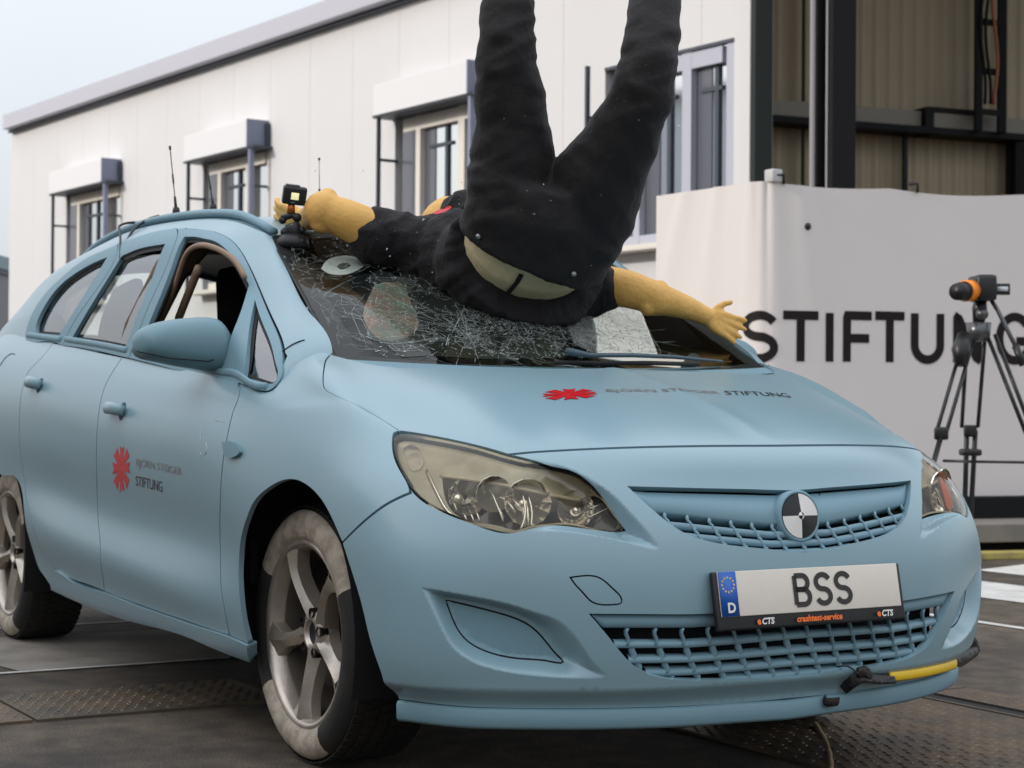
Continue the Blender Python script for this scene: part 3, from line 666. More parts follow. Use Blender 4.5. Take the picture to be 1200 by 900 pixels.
# ------------------------------------------------------------------ interior
def quad_on(S, px, lift): return [tuple((S.pos([h])+S.nor([h])*lift)[0]) for h in S.path(px)]
b = bmesh.new(); box(b, (-.35, 0, .80), (.75, 1.35, .24), bev=.05); box(b, (-.42, .36, .93), (.30, .40, .10), bev=.04); obj('dashboard', b, mat('dash_plastic', (.02, .02, .018), .6), car)
b = bmesh.new(); lathe(b, [(.185+.014*math.cos(t), .014*math.sin(t)) for t in np.linspace(0, 2*math.pi, 9)], 40, 'x'); box(b, (0, 0, 0), (.03, .34, .03)); box(b, (.02, 0, -.02), (.05, .12, .12), bev=.02)
st = obj('steering_wheel', fixn(b), mat('steering_leather', (.02, .02, .02), .5), car); st.location = (-.72, .37, .96); st.rotation_euler = (0, R_(-22), 0)
m_seat = mat('seat_fabric', (.012, .012, .014), .9, bump=(300, .3))
for y in (-.37, .37):
    s_ = empty('front_seat', (-1.26, y, -.02), 0, car)
    b = bmesh.new(); box(b, (.12, 0, .48), (.5, .5, .16), bev=.06); obj('seat_cushion', b, m_seat, s_)
    b = bmesh.new(); box(b, (-.18, 0, .86), (.15, .46, .62), Matrix.Rotation(R_(-14), 4, 'Y'), bev=.06); obj('backrest', b, m_seat, s_)
    b = bmesh.new(); box(b, (-.20, .03, 1.245), (.11, .22, .22), Matrix.Rotation(R_(-8), 4, 'Y'), bev=.05); obj('headrest', b, m_seat, s_)
s_ = empty('rear_seat', (-2.2, 0, 0), 0, car)
b = bmesh.new(); box(b, (0, 0, .48), (.5, 1.25, .16), bev=.06); obj('seat_cushion', b, m_seat, s_)
b = bmesh.new(); box(b, (-.3, 0, .80), (.15, 1.25, .55), Matrix.Rotation(R_(-18), 4, 'Y'), bev=.05); obj('backrest', b, m_seat, s_)
# inner trim of the B-pillars and door cards
m_trim = mat('beige_trim', (.20, .145, .10), .6)
for sg in (-1, 1):
    b = bmesh.new(); tube(b, [(-1.42, sg*.765, .95), (-1.38, sg*.735, 1.12), (-1.30, sg*.67, 1.30), (-1.24, sg*.60, 1.40)], .04, 8, flat=(.5, 1.4)); obj('pillar_trim', b, m_trim, car)
    b = bmesh.new(); box(b, (-.85, sg*.785, .69), (1.05, .03, .56), bev=.01); box(b, (-1.95, sg*.785, .76), (.85, .03, .58), bev=.01); obj('door_card', b, m_int, car)
for P_, r_, y_ in (([(187, 378), (205, 335), (219, 297), (232, 288), (250, 290), (266, 298), (281, 314), (287, 326)], .009, -.725), ([(209, 374), (222, 341), (233, 314)], .015, -.68)):
    b = bmesh.new(); tube(b, smooth_path([at(u, v, y=y_) for u, v in P_], .02), r_, 8, flat=(1, .8)); obj('pillar_trim', b, mat('brown_door_seal', (.30, .20, .13), .6), car)
rg = [ROOF.pos(np.array([[ROOF.tu[0]+.012, v_]]))[0]-np.array([0, 0, .004]) for v_ in np.linspace(ROOF.tv[0]+.02, ROOF.tv[-1]-.02, 13)]; rb = [np.array([-3.52+.10*abs(f_)**2, .60*f_, 1.10]) for f_ in np.linspace(-1, 1, 13)]
pydata('rear_window', rg+rb, [(i, i+1, 14+i, 13+i) for i in range(12)], m_wglass, car)
b = bmesh.new(); tube(b, [(-1.36, .70, 1.28), (-1.28, .60, 1.02), (-1.3, .52, .80)], .024, 6, flat=(.25, 1)); obj('seat_belt', b, m_int, car)
b = bmesh.new(); box(b, (-.62, 0, 1.315), (.04, .24, .065), bev=.02); obj('rear_view_mirror', b, m_black, car)
b = bmesh.new(); box(b, (-1.35, 0, .30), (3.9, 1.36, .16), bev=.03); box(b, (.25, 0, .45), (.75, .86, .4), bev=.03); box(b, (.56, 0, .46), (.26, 1.16, .50), bev=.03); box(b, (.51, 0, .455), (.22, 1.42, .44), bev=.03); box(b, (-.12, 0, .62), (.08, 1.40, .62)); obj('underbody', b, mat('underbody_black', (.010, .010, .011), .8), car)
rl = []
for i in range(13):
    for j in range(9):
        f = j/4-1; q = np.array([[ROOF.tu[0]+.75+(ROOF.tu[-1]-ROOF.tu[0]-.78)*i/12, ROOF.tv[0]+.03+(ROOF.tv[-1]-ROOF.tv[0]-.06)*j/8]]); rl.append(ROOF.pos(q)[0]-np.array([0, 0, .035]))
pydata('headliner', rl, [(i*9+j, i*9+j+1, i*9+j+10, i*9+j+9) for i in range(12) for j in range(8)], mat('headliner_grey', (.06, .058, .052), .9), car)

for o_ in (fender, fdoor, rdoor, quarter, sill, roofside): mirror_tree(o_, car)
mirror_copy(seal)

# wheel arch liners
def liner(x0):
    b = bmesh.new(); lathe(b, [(.385, -.835), (.385, -.48), (.05, -.46)], 32, 'y', (x0, 0, .33), R_(-18), R_(198)); return b
for x0 in (0, -2.685):
    o_ = obj('wheel_arch_liner', liner(x0), m_int, car); mirror_copy(o_)

# ------------------------------------------------------------------ wheels
m_tyre = mat('tyre_rubber', (.014, .013, .012), .75, noise=(9, .5, (.035, .031, .027)), bump=(120, .15))
m_chalk = mat('chalked_sidewall', (.50, .44, .35), .85, noise=(26, .8, (.22, .185, .14)), bump=(160, .25))
m_rim = mat('dusty_alloy', (.56, .50, .43), .26, metal=.68, noise=(14, .5, (.36, .31, .25)), bump=(240, .08))
m_steel = mat('brake_disc_steel', (.09, .08, .07), .4, metal=.9)
def build_wheel(loc, spin):
    wh = empty('wheel', loc, 0, car)
    # tyre: outer face towards -y; bands of the outer wall painted with chalk
    prof = [(.232, -.098), (.240, -.108), (.260, -.113), (.280, -.111), (.296, -.103), (.306, -.092), (.3120, -.078), (.3150, -.05), (.3150, .05), (.311, .09), (.29, .112), (.24, .10), (.232, .09)]
    n = 120; b = bmesh.new(); lathe(b, prof, n, 'y'); fixn(b); b.faces.ensure_lookup_table()
    for f in b.faces:
        c = f.calc_center_median(); a = (math.degrees(math.atan2(c.z, c.x))+360) % 360; r = math.hypot(c.x, c.z)
        f.material_index = 1 if c.y < -.08 and r < .3085 and (28 < a < 148 or 216 < a < 297) else 0
    ty = obj('tyre', b, [m_tyre, m_chalk], wh)
    # tread blocks
    v, f = [], []
    for k in range(70):
        for j, y in enumerate((-.075, -.042, -.008, .026, .06, .09)):
            a0 = 2*math.pi*(k+.12+(.5 if j % 2 else 0))/70; a1 = a0+2*math.pi*.76/70; w0 = .0145; sk = .018*(1 if j < 3 else -1); r0, r1 = .3125, .3190
            if j in (0, 5): r1 -= .003
            o = len(v)
            for r in (r0, r1):
                for aa, yy in ((a0, y-w0), (a1, y-w0), (a1+sk, y+w0), (a0+sk, y+w0)): v.append((math.cos(aa)*r, yy, math.sin(aa)*r))
            f += [(o+4, o+7, o+6, o+5), (o, o+1, o+5, o+4), (o+1, o+2, o+6, o+5), (o+2, o+3, o+7, o+6), (o+3, o, o+4, o+7)]
    td = pydata('tread', v, f, m_tyre, wh, smooth=False); tag(td, kind='stuff')
    # rim barrel + lip
    b = bmesh.new(); lathe(b, [(.205, .09), (.20, -.02), (.205, -.06), (.212, -.088), (.218, -.098), (.226, -.102), (.232, -.101), (.235, -.096), (.235, -.085)], 80, 'y'); rim = obj('rim', fixn(b), [m_rim, mat('rim_barrel', (.14, .12, .10), .5, metal=.5)], wh)
    for p_ in rim.data.polygons: p_.material_index = 1 if p_.center.y > -.072 else 0
    b = bmesh.new(); lathe(b, [(.0, -.02), (.14, -.02), (.14, .0), (.0, .0)], 40, 'y'); obj('brake_disc', fixn(b), m_steel, wh)
    # five twisted spokes, each a tapered bar that flares into hub and lip
    for k in range(5):
        b = bmesh.new(); a0 = R_(spin+72*k); rings = []
        for i in range(13):
            t = i/12; r = .035+t*.180; a = a0+.10*math.sin(t*math.pi)*.5
            wdt = .030-.012*math.sin(t*math.pi)+.022*max(0, t-.72)/.28+.010*max(0, .25-t)/.25
            face = -.070-.020*math.sin(t*math.pi*.5)-.004*t; dep = .045-.01*t
            c, s_ = math.cos(a), math.sin(a); er, et = Vector((c, 0, s_)), Vector((-s_, 0, c)); ring = []
            for tx, ty_ in ((-1, 1), (-.95, .10), (-.62, -.02), (-.05, -.22), (.40, .12), (.92, .34), (1, 1)):
                ring.append(b.verts.new(er*r+et*tx*wdt+Vector((0, face+ty_*dep, 0))))
            rings.append(ring)
        for A, B in zip(rings, rings[1:]):
            for j in range(6): b.faces.new((A[j], A[j+1], B[j+1], B[j]))
        sp_ = obj('spoke', fixn(b), m_rim, wh); sp_.data.set_sharp_from_angle(angle=R_(32))
    b = bmesh.new(); lathe(b, [(.060, -.03), (.062, -.066), (.056, -.076), (.036, -.082), (.032, -.080), (.030, -.060), (.0, -.058)], 40, 'y'); hub = obj('hub', fixn(b), m_rim, wh)
    b = bmesh.new(); lathe(b, [(.029, -.070), (.0, -.066)], 24, 'y'); obj('hub_bore', fixn(b), m_black, wh)
    for k in range(5):
        a = R_(spin+36+72*k); b = bmesh.new(); lathe(b, [(.0125, -.0835), (.0125, -.06), (.0, -.06)], 12, 'y', (math.cos(a)*.052, 0, math.sin(a)*.052)); obj('bolt_hole', fixn(b), m_black, wh)
    return wh
w1 = build_wheel((0.0, -.692, .321), 46)
def copy_tree(o, parent):
    c = o.copy(); COL.objects.link(c); c.parent = parent
    for ch in list(o.children): copy_tree(ch, c)
    return c
for loc, rz in (((-2.685, -.692, .321), 0), ((0, .692, .321), math.pi), ((-2.685, .692, .321), math.pi)):
    c = copy_tree(w1, car); c.location = loc; c.rotation_euler = (0, R_(0), rz)

# ------------------------------------------------------------------ headlights
m_tan = mat('yellowed_bezel', (.49, .44, .315), .26, noise=(16, .7, (.31, .27, .18)), coat=.6)
m_chrome = mat('lamp_chrome', (.88, .83, .74), .16, metal=.85)
m_dchrome = mat('smoked_chrome', (.06, .05, .04), .18, metal=.3, coat=.6)
CH = [(515, 552.5), (540, 555.5), (570, 560), (610, 567.5), (652, 576), (690, 582.5), (705, 590), (717.5, 610), (720, 616), (690, 614.5), (660, 611), (630, 612), (605, 618.7), (580, 612.5), (550, 607.5), (530, 597.5), (517, 572.5)]
m_amber = mat('amber_reflector', (.55, .13, .05), .3, coat=.6)
def headlight(mirr):
    g = (lambda L: mir(L)[::-1]) if mirr else (lambda L: L)
    hl = empty('headlight', (0, 0, 0), 0, car)
    L = g(bpx(*LAMP)); C_ = g(bpx(*CH))
    panel('lens', BODY, L, m_lens, hl, sp=.02, gap=.003, lift=-.003, step=.008, depth=.012)
    panel('housing', BODY, L, m_dchrome, hl, sp=.03, gap=.004, lift=-.085, flange=False)
    panel('bezel', BODY, L, m_tan, hl, holes=[C_], sp=.02, gap=.006, lift=-.020, depth=.05, step=.008, hole_gap=0)
    sg = 1 if mirr else -1
    for (u, v), r, dp in (((549, 584), .042, .045), ((588, 580), .040, .05), ((628, 590), .052, .05), ((684, 598), .042, .04)):
        q = BODY.hit(u, v); p = BODY.pos([q])[0]; k_ = .026 if u < 560 else 0; p = np.array([p[0]-.032-k_*.8, (p[1]+k_)*(-1 if mirr else 1), p[2]])
        b = bmesh.new(); lathe(b, [(r, .0), (r*1.02, -.004), (r*.88, -dp*.3), (r*.68, -dp*.6), (r*.45, -dp*.85), (r*.2, -dp)], 14, 'x'); fixn(b)
        rf = obj('reflector', b, m_chrome, hl, smooth=False); rf.location = p; rf.rotation_euler = (0, 0, R_(-20*-sg))
    for (u, v) in ((551, 586), (628, 592), (690, 600)):
        q = BODY.hit(u, v); p = BODY.pos([q])[0]; p = np.array([p[0]-.055, p[1]*(-1 if mirr else 1), p[2]])
        b = bmesh.new(); bmesh.ops.create_uvsphere(b, u_segments=16, v_segments=10, radius=.013); bulb = obj('bulb', b, m_chrome, hl); bulb.location = p
    # bright fins inside the bowls
    b = bmesh.new()
    for (u0, v0, u1, v1) in ((538, 592, 543, 604), (546, 590, 552, 606), (553, 588, 559, 606), (576, 575, 588, 600), (590, 572, 602, 592), (598, 571, 610, 588), (614, 570, 615, 612), (621, 570, 620, 612), (680, 594, 706, 591), (520, 560, 530, 590)):
        a, c = BODY.hit(u0, v0), BODY.hit(u1, v1); q = np.array([a, c]); p = BODY.pos(q)-BODY.nor(q)*.035
        if mirr: p = p*[1, -1, 1]
        tube(b, p, .0028, 5)
    obj('reflector_fins', b, m_chrome, hl)
    for P_, r_ in (([(513, 551), (540, 554.5), (570, 559), (610, 566.5), (652, 575), (690, 581.5), (706, 590)], .0045), ([(497, 545), (503, 560), (510, 575), (524, 598), (546, 611)], .006), ([(613, 568), (616, 585), (613, 606), (608, 617)], .004), ([(622, 570), (626, 588), (623, 612)], .003), ([(570, 560), (580, 585), (588, 606)], .003), ([(690, 597), (716, 595)], .0022)):
        ee = smooth_path(bpx(*P_), .01); p = BODY.pos(ee)-BODY.nor(ee)*(.018 if r_ > .004 else .030)
        if mirr: p = p*[1, -1, 1]
        b = bmesh.new(); tube(b, p, r_, 6, flat=(1, .6)); obj('chrome_edge', b, m_chrome if r_ != .0045 else mat('pale_trim', (.62, .52, .36), .3, coat=.4), hl)
    # bright edge strip along the lower lip
    e = [(500, 588), (520, 601), (548, 611), (572, 617), (597, 622), (620, 617), (645, 613), (690, 616.5), (727, 620.5), (719, 607), (706, 590), (690, 576)]
    ee = smooth_path(bpx(*e), .01); p = BODY.pos(ee)-BODY.nor(ee)*.012
    if mirr: p = p*[1, -1, 1]
    b = bmesh.new(); tube(b, p, .003, 6); obj('trim_strip', b, mat('pale_trim', (.62, .52, .36), .3, coat=.4), hl)
    q = bpx((470, 520), (486, 516), (494, 535), (480, 545)) if not mirr else bpx((474, 530), (497, 540), (520, 590), (500, 582))
    if mirr: q = mir(q)[::-1]
    panel('indicator', BODY, q, m_amber if mirr else m_chrome, hl, sp=.02, gap=0, lift=-.016, depth=.01)
    return hl
headlight(False); headlight(True)
_far = [o_ for o_ in car.children if o_.name.startswith('headlight')][-1]
panel('indicator', BODY, [BALL.hit(*p_) for p_ in ((1100, 549), (1107, 547), (1112, 560), (1120, 590), (1115, 596), (1109, 580))], m_amber, _far, sp=.02, gap=0, lift=-.010, depth=.008)

# ------------------------------------------------------------------ grilles
m_mesh = mat('grille_blue', (.185, .31, .37), .5)
def interp_v(path, u):
    a = np.array(path); o = np.argsort(a[:, 0]); return np.interp(u, a[o, 0], a[o, 1])
def grille(name, top, bot, nrow, ncol, umax, tstrip, back):
    g = empty(name, (0, 0, 0), 0, car)
    topf = list(top)+mir(top); botf = list(bot)+mir(bot)
    us = np.linspace(-umax, umax, 121); vt_ = interp_v(topf, us); vb_ = interp_v(botf, us)
    hole = full(sharp(bot, top))
    panel('backing', BODY, hole, m_gap, g, sp=.03, gap=-.05, lift=-.070, flange=False)
    vs = tstrip(us, vt_, vb_)                      # lower edge of the solid strip at the top
    k = vt_-vb_ > .004
    # solid strip
    rows = []
    for f, lf in ((0.0, -.024), (.08, -.014), (.5, -.010), (.92, -.012), (1.0, -.018), (1.0, -.05)):
        q = np.stack([us[k], vt_[k]+(np.maximum(vs[k], vb_[k])-vt_[k])*f], 1); rows.append(BODY.pos(q)+BODY.nor(q)*lf)
    n_ = k.sum(); V = np.concatenate(rows); F = [(r*n_+i, (r+1)*n_+i, (r+1)*n_+i+1, r*n_+i+1) for r in range(len(rows)-1) for i in range(n_-1)]
    pydata('strip', V, F, m_paint2, g)
    lines = []
    for r in range(nrow+1):
        vv = vs+(np.minimum.reduce([vb_]) .min()*0+vb_.min()-vs)*(r/nrow) if back == 'flat' else vs+(vb_[60]-vs[60])*(r/nrow)
        lines.append(vv)
    for r in range(1, nrow+1):
        kk = (lines[r] > vb_-.012) & k
        if kk.sum() < 3: continue
        q = np.stack([us[kk], lines[r][kk]], 1); p = BODY.pos(q); n = BODY.nor(q); up = np.array([0, 0, 1.])
        b = bmesh.new(); rings = []
        for i in range(len(p)):
            rings.append([b.verts.new(Vector(p[i]+n[i]*a+up*c)) for a, c in ((-.034, .0085), (-.020, .0088), (-.013, .0045), (-.013, -.0055), (-.020, -.0078), (-.034, -.004))])
        for A, B in zip(rings, rings[1:]):
            for j in range(5): b.faces.new((A[j], A[j+1], B[j+1], B[j]))
        obj('slat', fixn(b), m_mesh, g)
    for r in range(nrow):
        for c in range(ncol):
            u0 = -umax+2*umax*(c+.22+.24*r)/ncol
            a = np.interp(u0, us, lines[r]); d = np.interp(u0, us, lines[r+1]); lo = np.interp(u0, us, vb_); hi = np.interp(u0, us, vt_)
            if a < lo+.006 or hi-lo < .02: continue
            d = max(d, lo-.01); b = bmesh.new(); sg = 1
            pts = []
            for t in np.linspace(0, 1, 6):
                q = np.array([[u0+.0035*math.sin((t-.5)*2*math.pi)*sg, a+(d-a)*t]]); pts.append((BODY.pos(q)-BODY.nor(q)*.0175)[0])
            tube(b, pts, .0030, 6, flat=(2.6, 1.25)); obj('rib', b, m_mesh, g)
    return g
ubx = abs(UG_T[0][0])-.006; lbx = abs(LG_T[0][0])-.004
def strip_u(us, vt, vb):
    c = bpx((767, 597), (804, 601), (850, 607), (904, 613)); c = c+mir(c); return np.minimum(interp_v(c, us), vt-.002)
grille('upper_grille', UG_T, [p for p in UG_B], 3, 15, ubx, strip_u, 'par')
grille('lower_grille', LG_T, [p for p in LG_B], 4, 16, lbx, lambda us, vt, vb: vt-.030, 'par')

# badge: ring with a quartered crash-marker disc
bd = empty('badge', (.934, 0, .645), 0, car); bd.rotation_euler = (0, R_(-9), 0)
b = bmesh.new(); lathe(b, [(.049, -.002), (.050, .007), (.054, .011), (.059, .006), (.061, -.05)], 48, 'x'); obj('ring', fixn(b), m_paint2, bd)
for y_ in (-.066, .066): b = bmesh.new(); box(b, (-.016, y_, -.004), (.02, .026, .018), bev=.004); obj('badge_lug', b, m_paint2, bd)
mw, mk = mat('marker_white', (.75, .72, .68), .4), mat('marker_black', (.010, .010, .010), .25)
def quadrants(name, r, x, sw):
    for k in range(4):
        b = bmesh.new(); c = b.verts.new((x+.006, 0, 0)); ring = [b.verts.new((x, math.cos(t)*r, math.sin(t)*r)) for t in np.linspace(k*math.pi/2, (k+1)*math.pi/2, 13)]
        for p, q in zip(ring, ring[1:]): b.faces.new((c, p, q))
        obj(name, b, (mw if (k+sw) % 2 else mk), bd, smooth=False)
quadrants('marker_quadrant', .050, .010, 1); quadrants('marker_centre', .011, .0135, 0)

# ------------------------------------------------------------------ number plate
FONTS = {}
def text_mesh(s, size=1., bold=0., shear=0., extrude=0.):
    c = bpy.data.curves.new('t', 'FONT'); c.body = s; c.size = size; c.offset = bold; c.shear = shear; c.extrude = extrude; c.resolution_u = 3
    o = bpy.data.objects.new('t', c); me = bpy.data.meshes.new_from_object(o); bpy.data.objects.remove(o); bpy.data.curves.remove(c); return me
def strokes(paths, wd):
    """Letters drawn as thick strokes (flat, square-ended)."""
    V, F = [], []
    for p in paths:
        P = np.array(p, float); n = len(P); t = np.zeros_like(P); d = np.diff(P, axis=0); d /= np.linalg.norm(d, axis=1)[:, None]+1e-12
        L, Rr = [], []
        for i in range(n):
            a = d[max(i-1, 0)]; c = d[min(i, n-2)]; na = np.array([-a[1], a[0]]); nc = np.array([-c[1], c[0]]); m = na+nc; m /= max(.3, m @ m/2)
            L.append(P[i]+m*wd/2); Rr.append(P[i]-m*wd/2)
        o = len(V); V += L+Rr; F += [(o+i, o+n+i, o+n+i+1, o+i+1) for i in range(n-1)]
    return V, F
def arc(cx, cy, rx, ry, a0, a1, n=10): return [(cx+rx*math.cos(R_(a)), cy+ry*math.sin(R_(a))) for a in np.linspace(a0, a1, n)]
def letter(ch, w_=.6, h=1.):
    m = h/2
    if ch == 'S': return [arc(w_/2, h*.75, w_/2, h*.25, 20, 160, 9)+arc(w_/2, h*.75, w_/2, h*.25, 165, 255, 6)+arc(w_/2, h*.25, w_/2, h*.25, 75, -20, 6)+arc(w_/2, h*.25, w_/2, h*.25, -25, -160, 9)]
    if ch == 'B': return [[(0, 0), (0, h)], [(0, h)]+arc(w_*.55, h*.76, w_*.40, h*.24, 90, -90, 10)+[(0, h*.52)], [(0, h*.52)]+arc(w_*.58, h*.26, w_*.44, h*.26, 90, -90, 10)+[(0, 0)]]
    if ch == 'T': return [[(0, h), (w_, h)], [(w_/2, h), (w_/2, -.06)]]
    if ch == 'I': return [[(0, -.06), (0, h+.06)]]
    if ch == 'F': return [[(0, -.06), (0, h), (w_, h)], [(0, h*.48), (w_*.9, h*.48)]]
    if ch == 'U': return [[(0, h+.06)]+arc(w_/2, h*.33, w_/2, h*.33, 180, 360, 13)+[(w_, h+.06)]]
    if ch == 'N': return [[(0, -.06), (0, h+.04), (w_, -.04), (w_, h+.06)]]
    if ch == 'G': return [arc(w_/2, h/2, w_/2, h/2, 40, 330, 20)+[(w_, h*.44), (w_*.55, h*.44)]]
    return []
pTL, pTR, pBL = np.array((.973, -.266, .533)), np.array((.973, .266, .533)), np.array((.998, -.266, .408))
plate = empty('number_plate', tuple((pBL+np.array([pBL[0], .266, pBL[2]]))/2), 0, car)
ey = (pTL-pBL); PH = np.linalg.norm(ey); ey /= PH; ex = np.array([0, 1., 0]); ez = np.cross(ex, ey)
plate.matrix_world = Matrix([[ex[i], ey[i], ez[i], plate.location[i]] for i in range(3)]+[[0, 0, 0, 1]])
b = bmesh.new(); box(b, (0, PH/2, -.006), (.534, PH, .014), bev=.004); obj('plate_holder', b, m_black, plate)
b = bmesh.new(); box(b, (.0, .078, .002), (.512, .098, .004), bev=.0015); obj('plate_sheet', b, mat('plate_white', (.70, .64, .56), .35, noise=(30, .2, (.6, .55, .47))), plate)
b = bmesh.new(); box(b, (-.232, .078, .0045), (.047, .097, .002)); obj('euro_band', b, mat('euro_blue', (.015, .10, .42), .35), plate)
V, F = [], []
for ch, x0 in (('B', -.048), ('S', .012), ('S', .070)):
    v, f = strokes(letter(ch, .58, 1.0), .18); o_ = len(V); V += [(x0+p[0]*.066, .046+p[1]*.064, .0058) for p in v]; F += [tuple(i+o_ for i in q) for q in f]
pydata('plate_letters', V, F, mat('plate_ink', (.02, .016, .014), .4), plate, smooth=False)
def ptext(s, x, y, size, m, name, **k):
    me = text_mesh(s, size, **k); o = obj(name, me, m, plate, smooth=False); o.location = (x, y, .0075); return o
ptext('D', -.241, .038, .030, mw, 'country_letter', bold=.001)
m_or = mat('plate_orange', (.85, .16, .02), .4)
ptext('crashtest-service', -.056, .0085, .019, m_or, 'lettering', bold=.0007, shear=.2)
for x in (-.165, .178):
    ptext('CTS', x+.012, .0085, .019, mw, 'lettering', bold=.0007, shear=.2); ptext('e', x, .009, .021, m_or, 'lettering', bold=.001)
b = bmesh.new()
for k in range(12):
    a = k*math.pi/6; c = Vector((-.232+.016*math.cos(a), .098+.016*math.sin(a), .0060)); pts = []
    for j in range(10):
        r = .0034 if j % 2 == 0 else .0014; t = math.pi/2+j*math.pi/5; pts.append(b.verts.new(c+Vector((r*math.cos(t), r*math.sin(t), 0))))
    b.faces.new(pts)
obj('star_ring', b, mat('star_yellow', (.8, .6, .05), .4), plate, smooth=False)

# ------------------------------------------------------------------ front lip
lipn = smooth_path(BODY.path([(467, 823), (520, 829), (573, 832), (653, 833), (740, 832), (800, 830), (860, 826)])+[np.array([0, BODY.hit(925, 822)[1]])], .03)
lipn = np.concatenate([lipn, np.array(mir(lipn))[::-1][1:]])
p = BODY.pos(lipn); n = BODY.nor(lipn); n[:, 2] = 0; n /= np.linalg.norm(n, axis=1)[:, None]
b = bmesh.new(); rings = []
for i in range(len(p)):
    zt = p[i][2]
    rings.append([b.verts.new(Vector((*(p[i]+n[i]*a)[:2], z))) for a, z in ((-.02, zt+.004), (.003, zt+.004), (.007, zt-.003), (.006, zt-.034), (.0, zt-.041), (-.05, zt-.040))])
for A, B in zip(rings, rings[1:]):
    for j in range(5): b.faces.new((A[j], B[j], B[j+1], A[j+1]))
obj('front_lip', fixn(b), m_paint2, car)

# ------------------------------------------------------------------ mirrors, handles, indicators, rails
def mirror_body():
    top = [(159, 405), (161, 394), (167, 386.5), (178, 380), (195, 375.5), (215, 373), (238, 372), (248, 374), (256, 382), (262, 394), (268, 403), (279, 412)]
    bot = [(159, 405), (160, 413), (166, 419), (180, 423.5), (200, 428), (225, 432.5), (245, 435), (255, 436), (262, 436.5), (268, 437), (275, 437), (279, 434)]
    T = [at(u, v, x=-.56) for u, v in top]; B = [at(u, v, x=-.56) for u, v in bot]
    T = smooth_path(T, .010); ys = np.linspace(T[0][1]+.001, T[-1][1], 30); zt = np.interp(ys, T[:, 1], T[:, 2]); B = smooth_path(B, .010); zb = np.interp(ys, B[:, 1], B[:, 2])
    b = bmesh.new(); rings = []
    for y, a, c in zip(ys, zt, zb):
        t = (y-ys[0])/(ys[-1]-ys[0]); zc, hh = (a+c)/2, max((a-c)/2, .004); k = min(1, math.sqrt(max(t, .0)/.10)+.15)
        xf = .075*k*(1-.45*max(0, t-.75)/.25); xr = .055*k*(1-.5*max(0, t-.7)/.3); ring = []
        for j in range(24):
            th = 2*math.pi*j/24; cs, sn = math.cos(th), math.sin(th); e = .75
            ring.append(b.verts.new((-.585+.06*t+(xf if cs > 0 else xr)*abs(cs)**e*(1 if cs > 0 else -1), y, zc+hh*abs(sn)**.9*(1 if sn > 0 else -1))))
        rings.append(ring)
    for A, B_ in zip(rings, rings[1:]):
        for j in range(24): b.faces.new((A[j], A[(j+1) % 24], B_[(j+1) % 24], B_[j]))
    b.faces.new(rings[0]); b.faces.new(rings[-1][::-1]); return fixn(b)
m_mir = mat('mirror_paint', (.15, .265, .31), .45, bump=(700, .04))
mi = empty('wing_mirror', (0, 0, 0), 0, car)
obj('mirror_housing', mirror_body(), m_mir, mi)
b = bmesh.new(); tube(b, [at(160.5, 412, x=-.497), at(200, 420, x=-.487), at(245, 423.5, x=-.48), at(256, 419, x=-.485), at(268, 411, x=-.50)], .0016, 4); obj('housing_seam', b, m_gap, mi)
b = bmesh.new(); tube(b, [at(262, 425, x=-.545), at(272, 428, x=-.53), at(281, 431, x=-.515)], [.03, .03, .032], 10, flat=(.8, 1)); obj('mirror_foot', b, m_mir, mi)
mirror_tree(mi, car)
# sash between door window and quarter glass
def handle(u, v):
    h = empty('door_handle', (0, 0, 0), 0, None)
    q = BODY.hit(u, v); p0 = BODY.pos([q])[0]; n0 = BODY.nor([q])[0]
    rec = BODY.near(p0+np.array([.055, 0, 0])); rp = BODY.pos([rec])[0]
    el = [rec+np.array([.021*math.cos(t), .040*math.sin(t)]) for t in np.linspace(0, 2*math.pi, 21)[:-1]]
    panel('handle_cup', BODY, el, mat('handle_recess', (.03, .07, .09), .6), h, sp=.02, gap=0, lift=.0016, depth=.003, step=.006)
    b = bmesh.new(); pts = [p0+np.array([dx, 0, dz])+n0*o for dx, dz, o in ((-.045, .002, .004), (-.03, .003, .020), (0, .003, .027), (.05, .001, .029), (.075, -.001, .024), (.088, -.002, .006))]
    tube(b, pts, [.015, .0185, .019, .018, .0165, .015], 10, flat=(1, .62)); obj('grip', b, m_paint, h); return h
for part, (u, v) in ((fdoor, (136, 481)), (rdoor, (41, 451))):
    h = handle(u, v); h.parent = part
q = bpx((264, 519), (268, 518), (283, 526), (284.5, 530), (280, 535), (266, 531)); panel('side_indicator', BODY, q, m_mir, fender, sp=.02, gap=0, lift=.010, depth=.012, step=.006)
# fuel flap seam on the quarter panel
L = smooth_path(bpx((0, 429), (8, 418), (14, 414.5), (18, 415.5)), .01); b = bmesh.new(); tube(b, BODY.pos(L)+BODY.nor(L)*.0005, .0016, 4); obj('fuel_flap_seam', b, m_gap, quarter)
for sg in (-1, 1):
    pts = [(-.77, .552, 1.385), (-.83, .562, 1.410), (-.93, .568, 1.440), (-1.15, .574, 1.470), (-1.42, .577, 1.486), (-1.9, .574, 1.492), (-2.2, .566, 1.476), (-2.42, .560, 1.448), (-2.52, .556, 1.428)]
    b = bmesh.new(); L = smooth_path(pts, .05); tube(b, [(x, sg*y, z) for x, y, z in L], .016, 8, flat=(.9, 1)); obj('roof_rail', b, m_paint2, car)

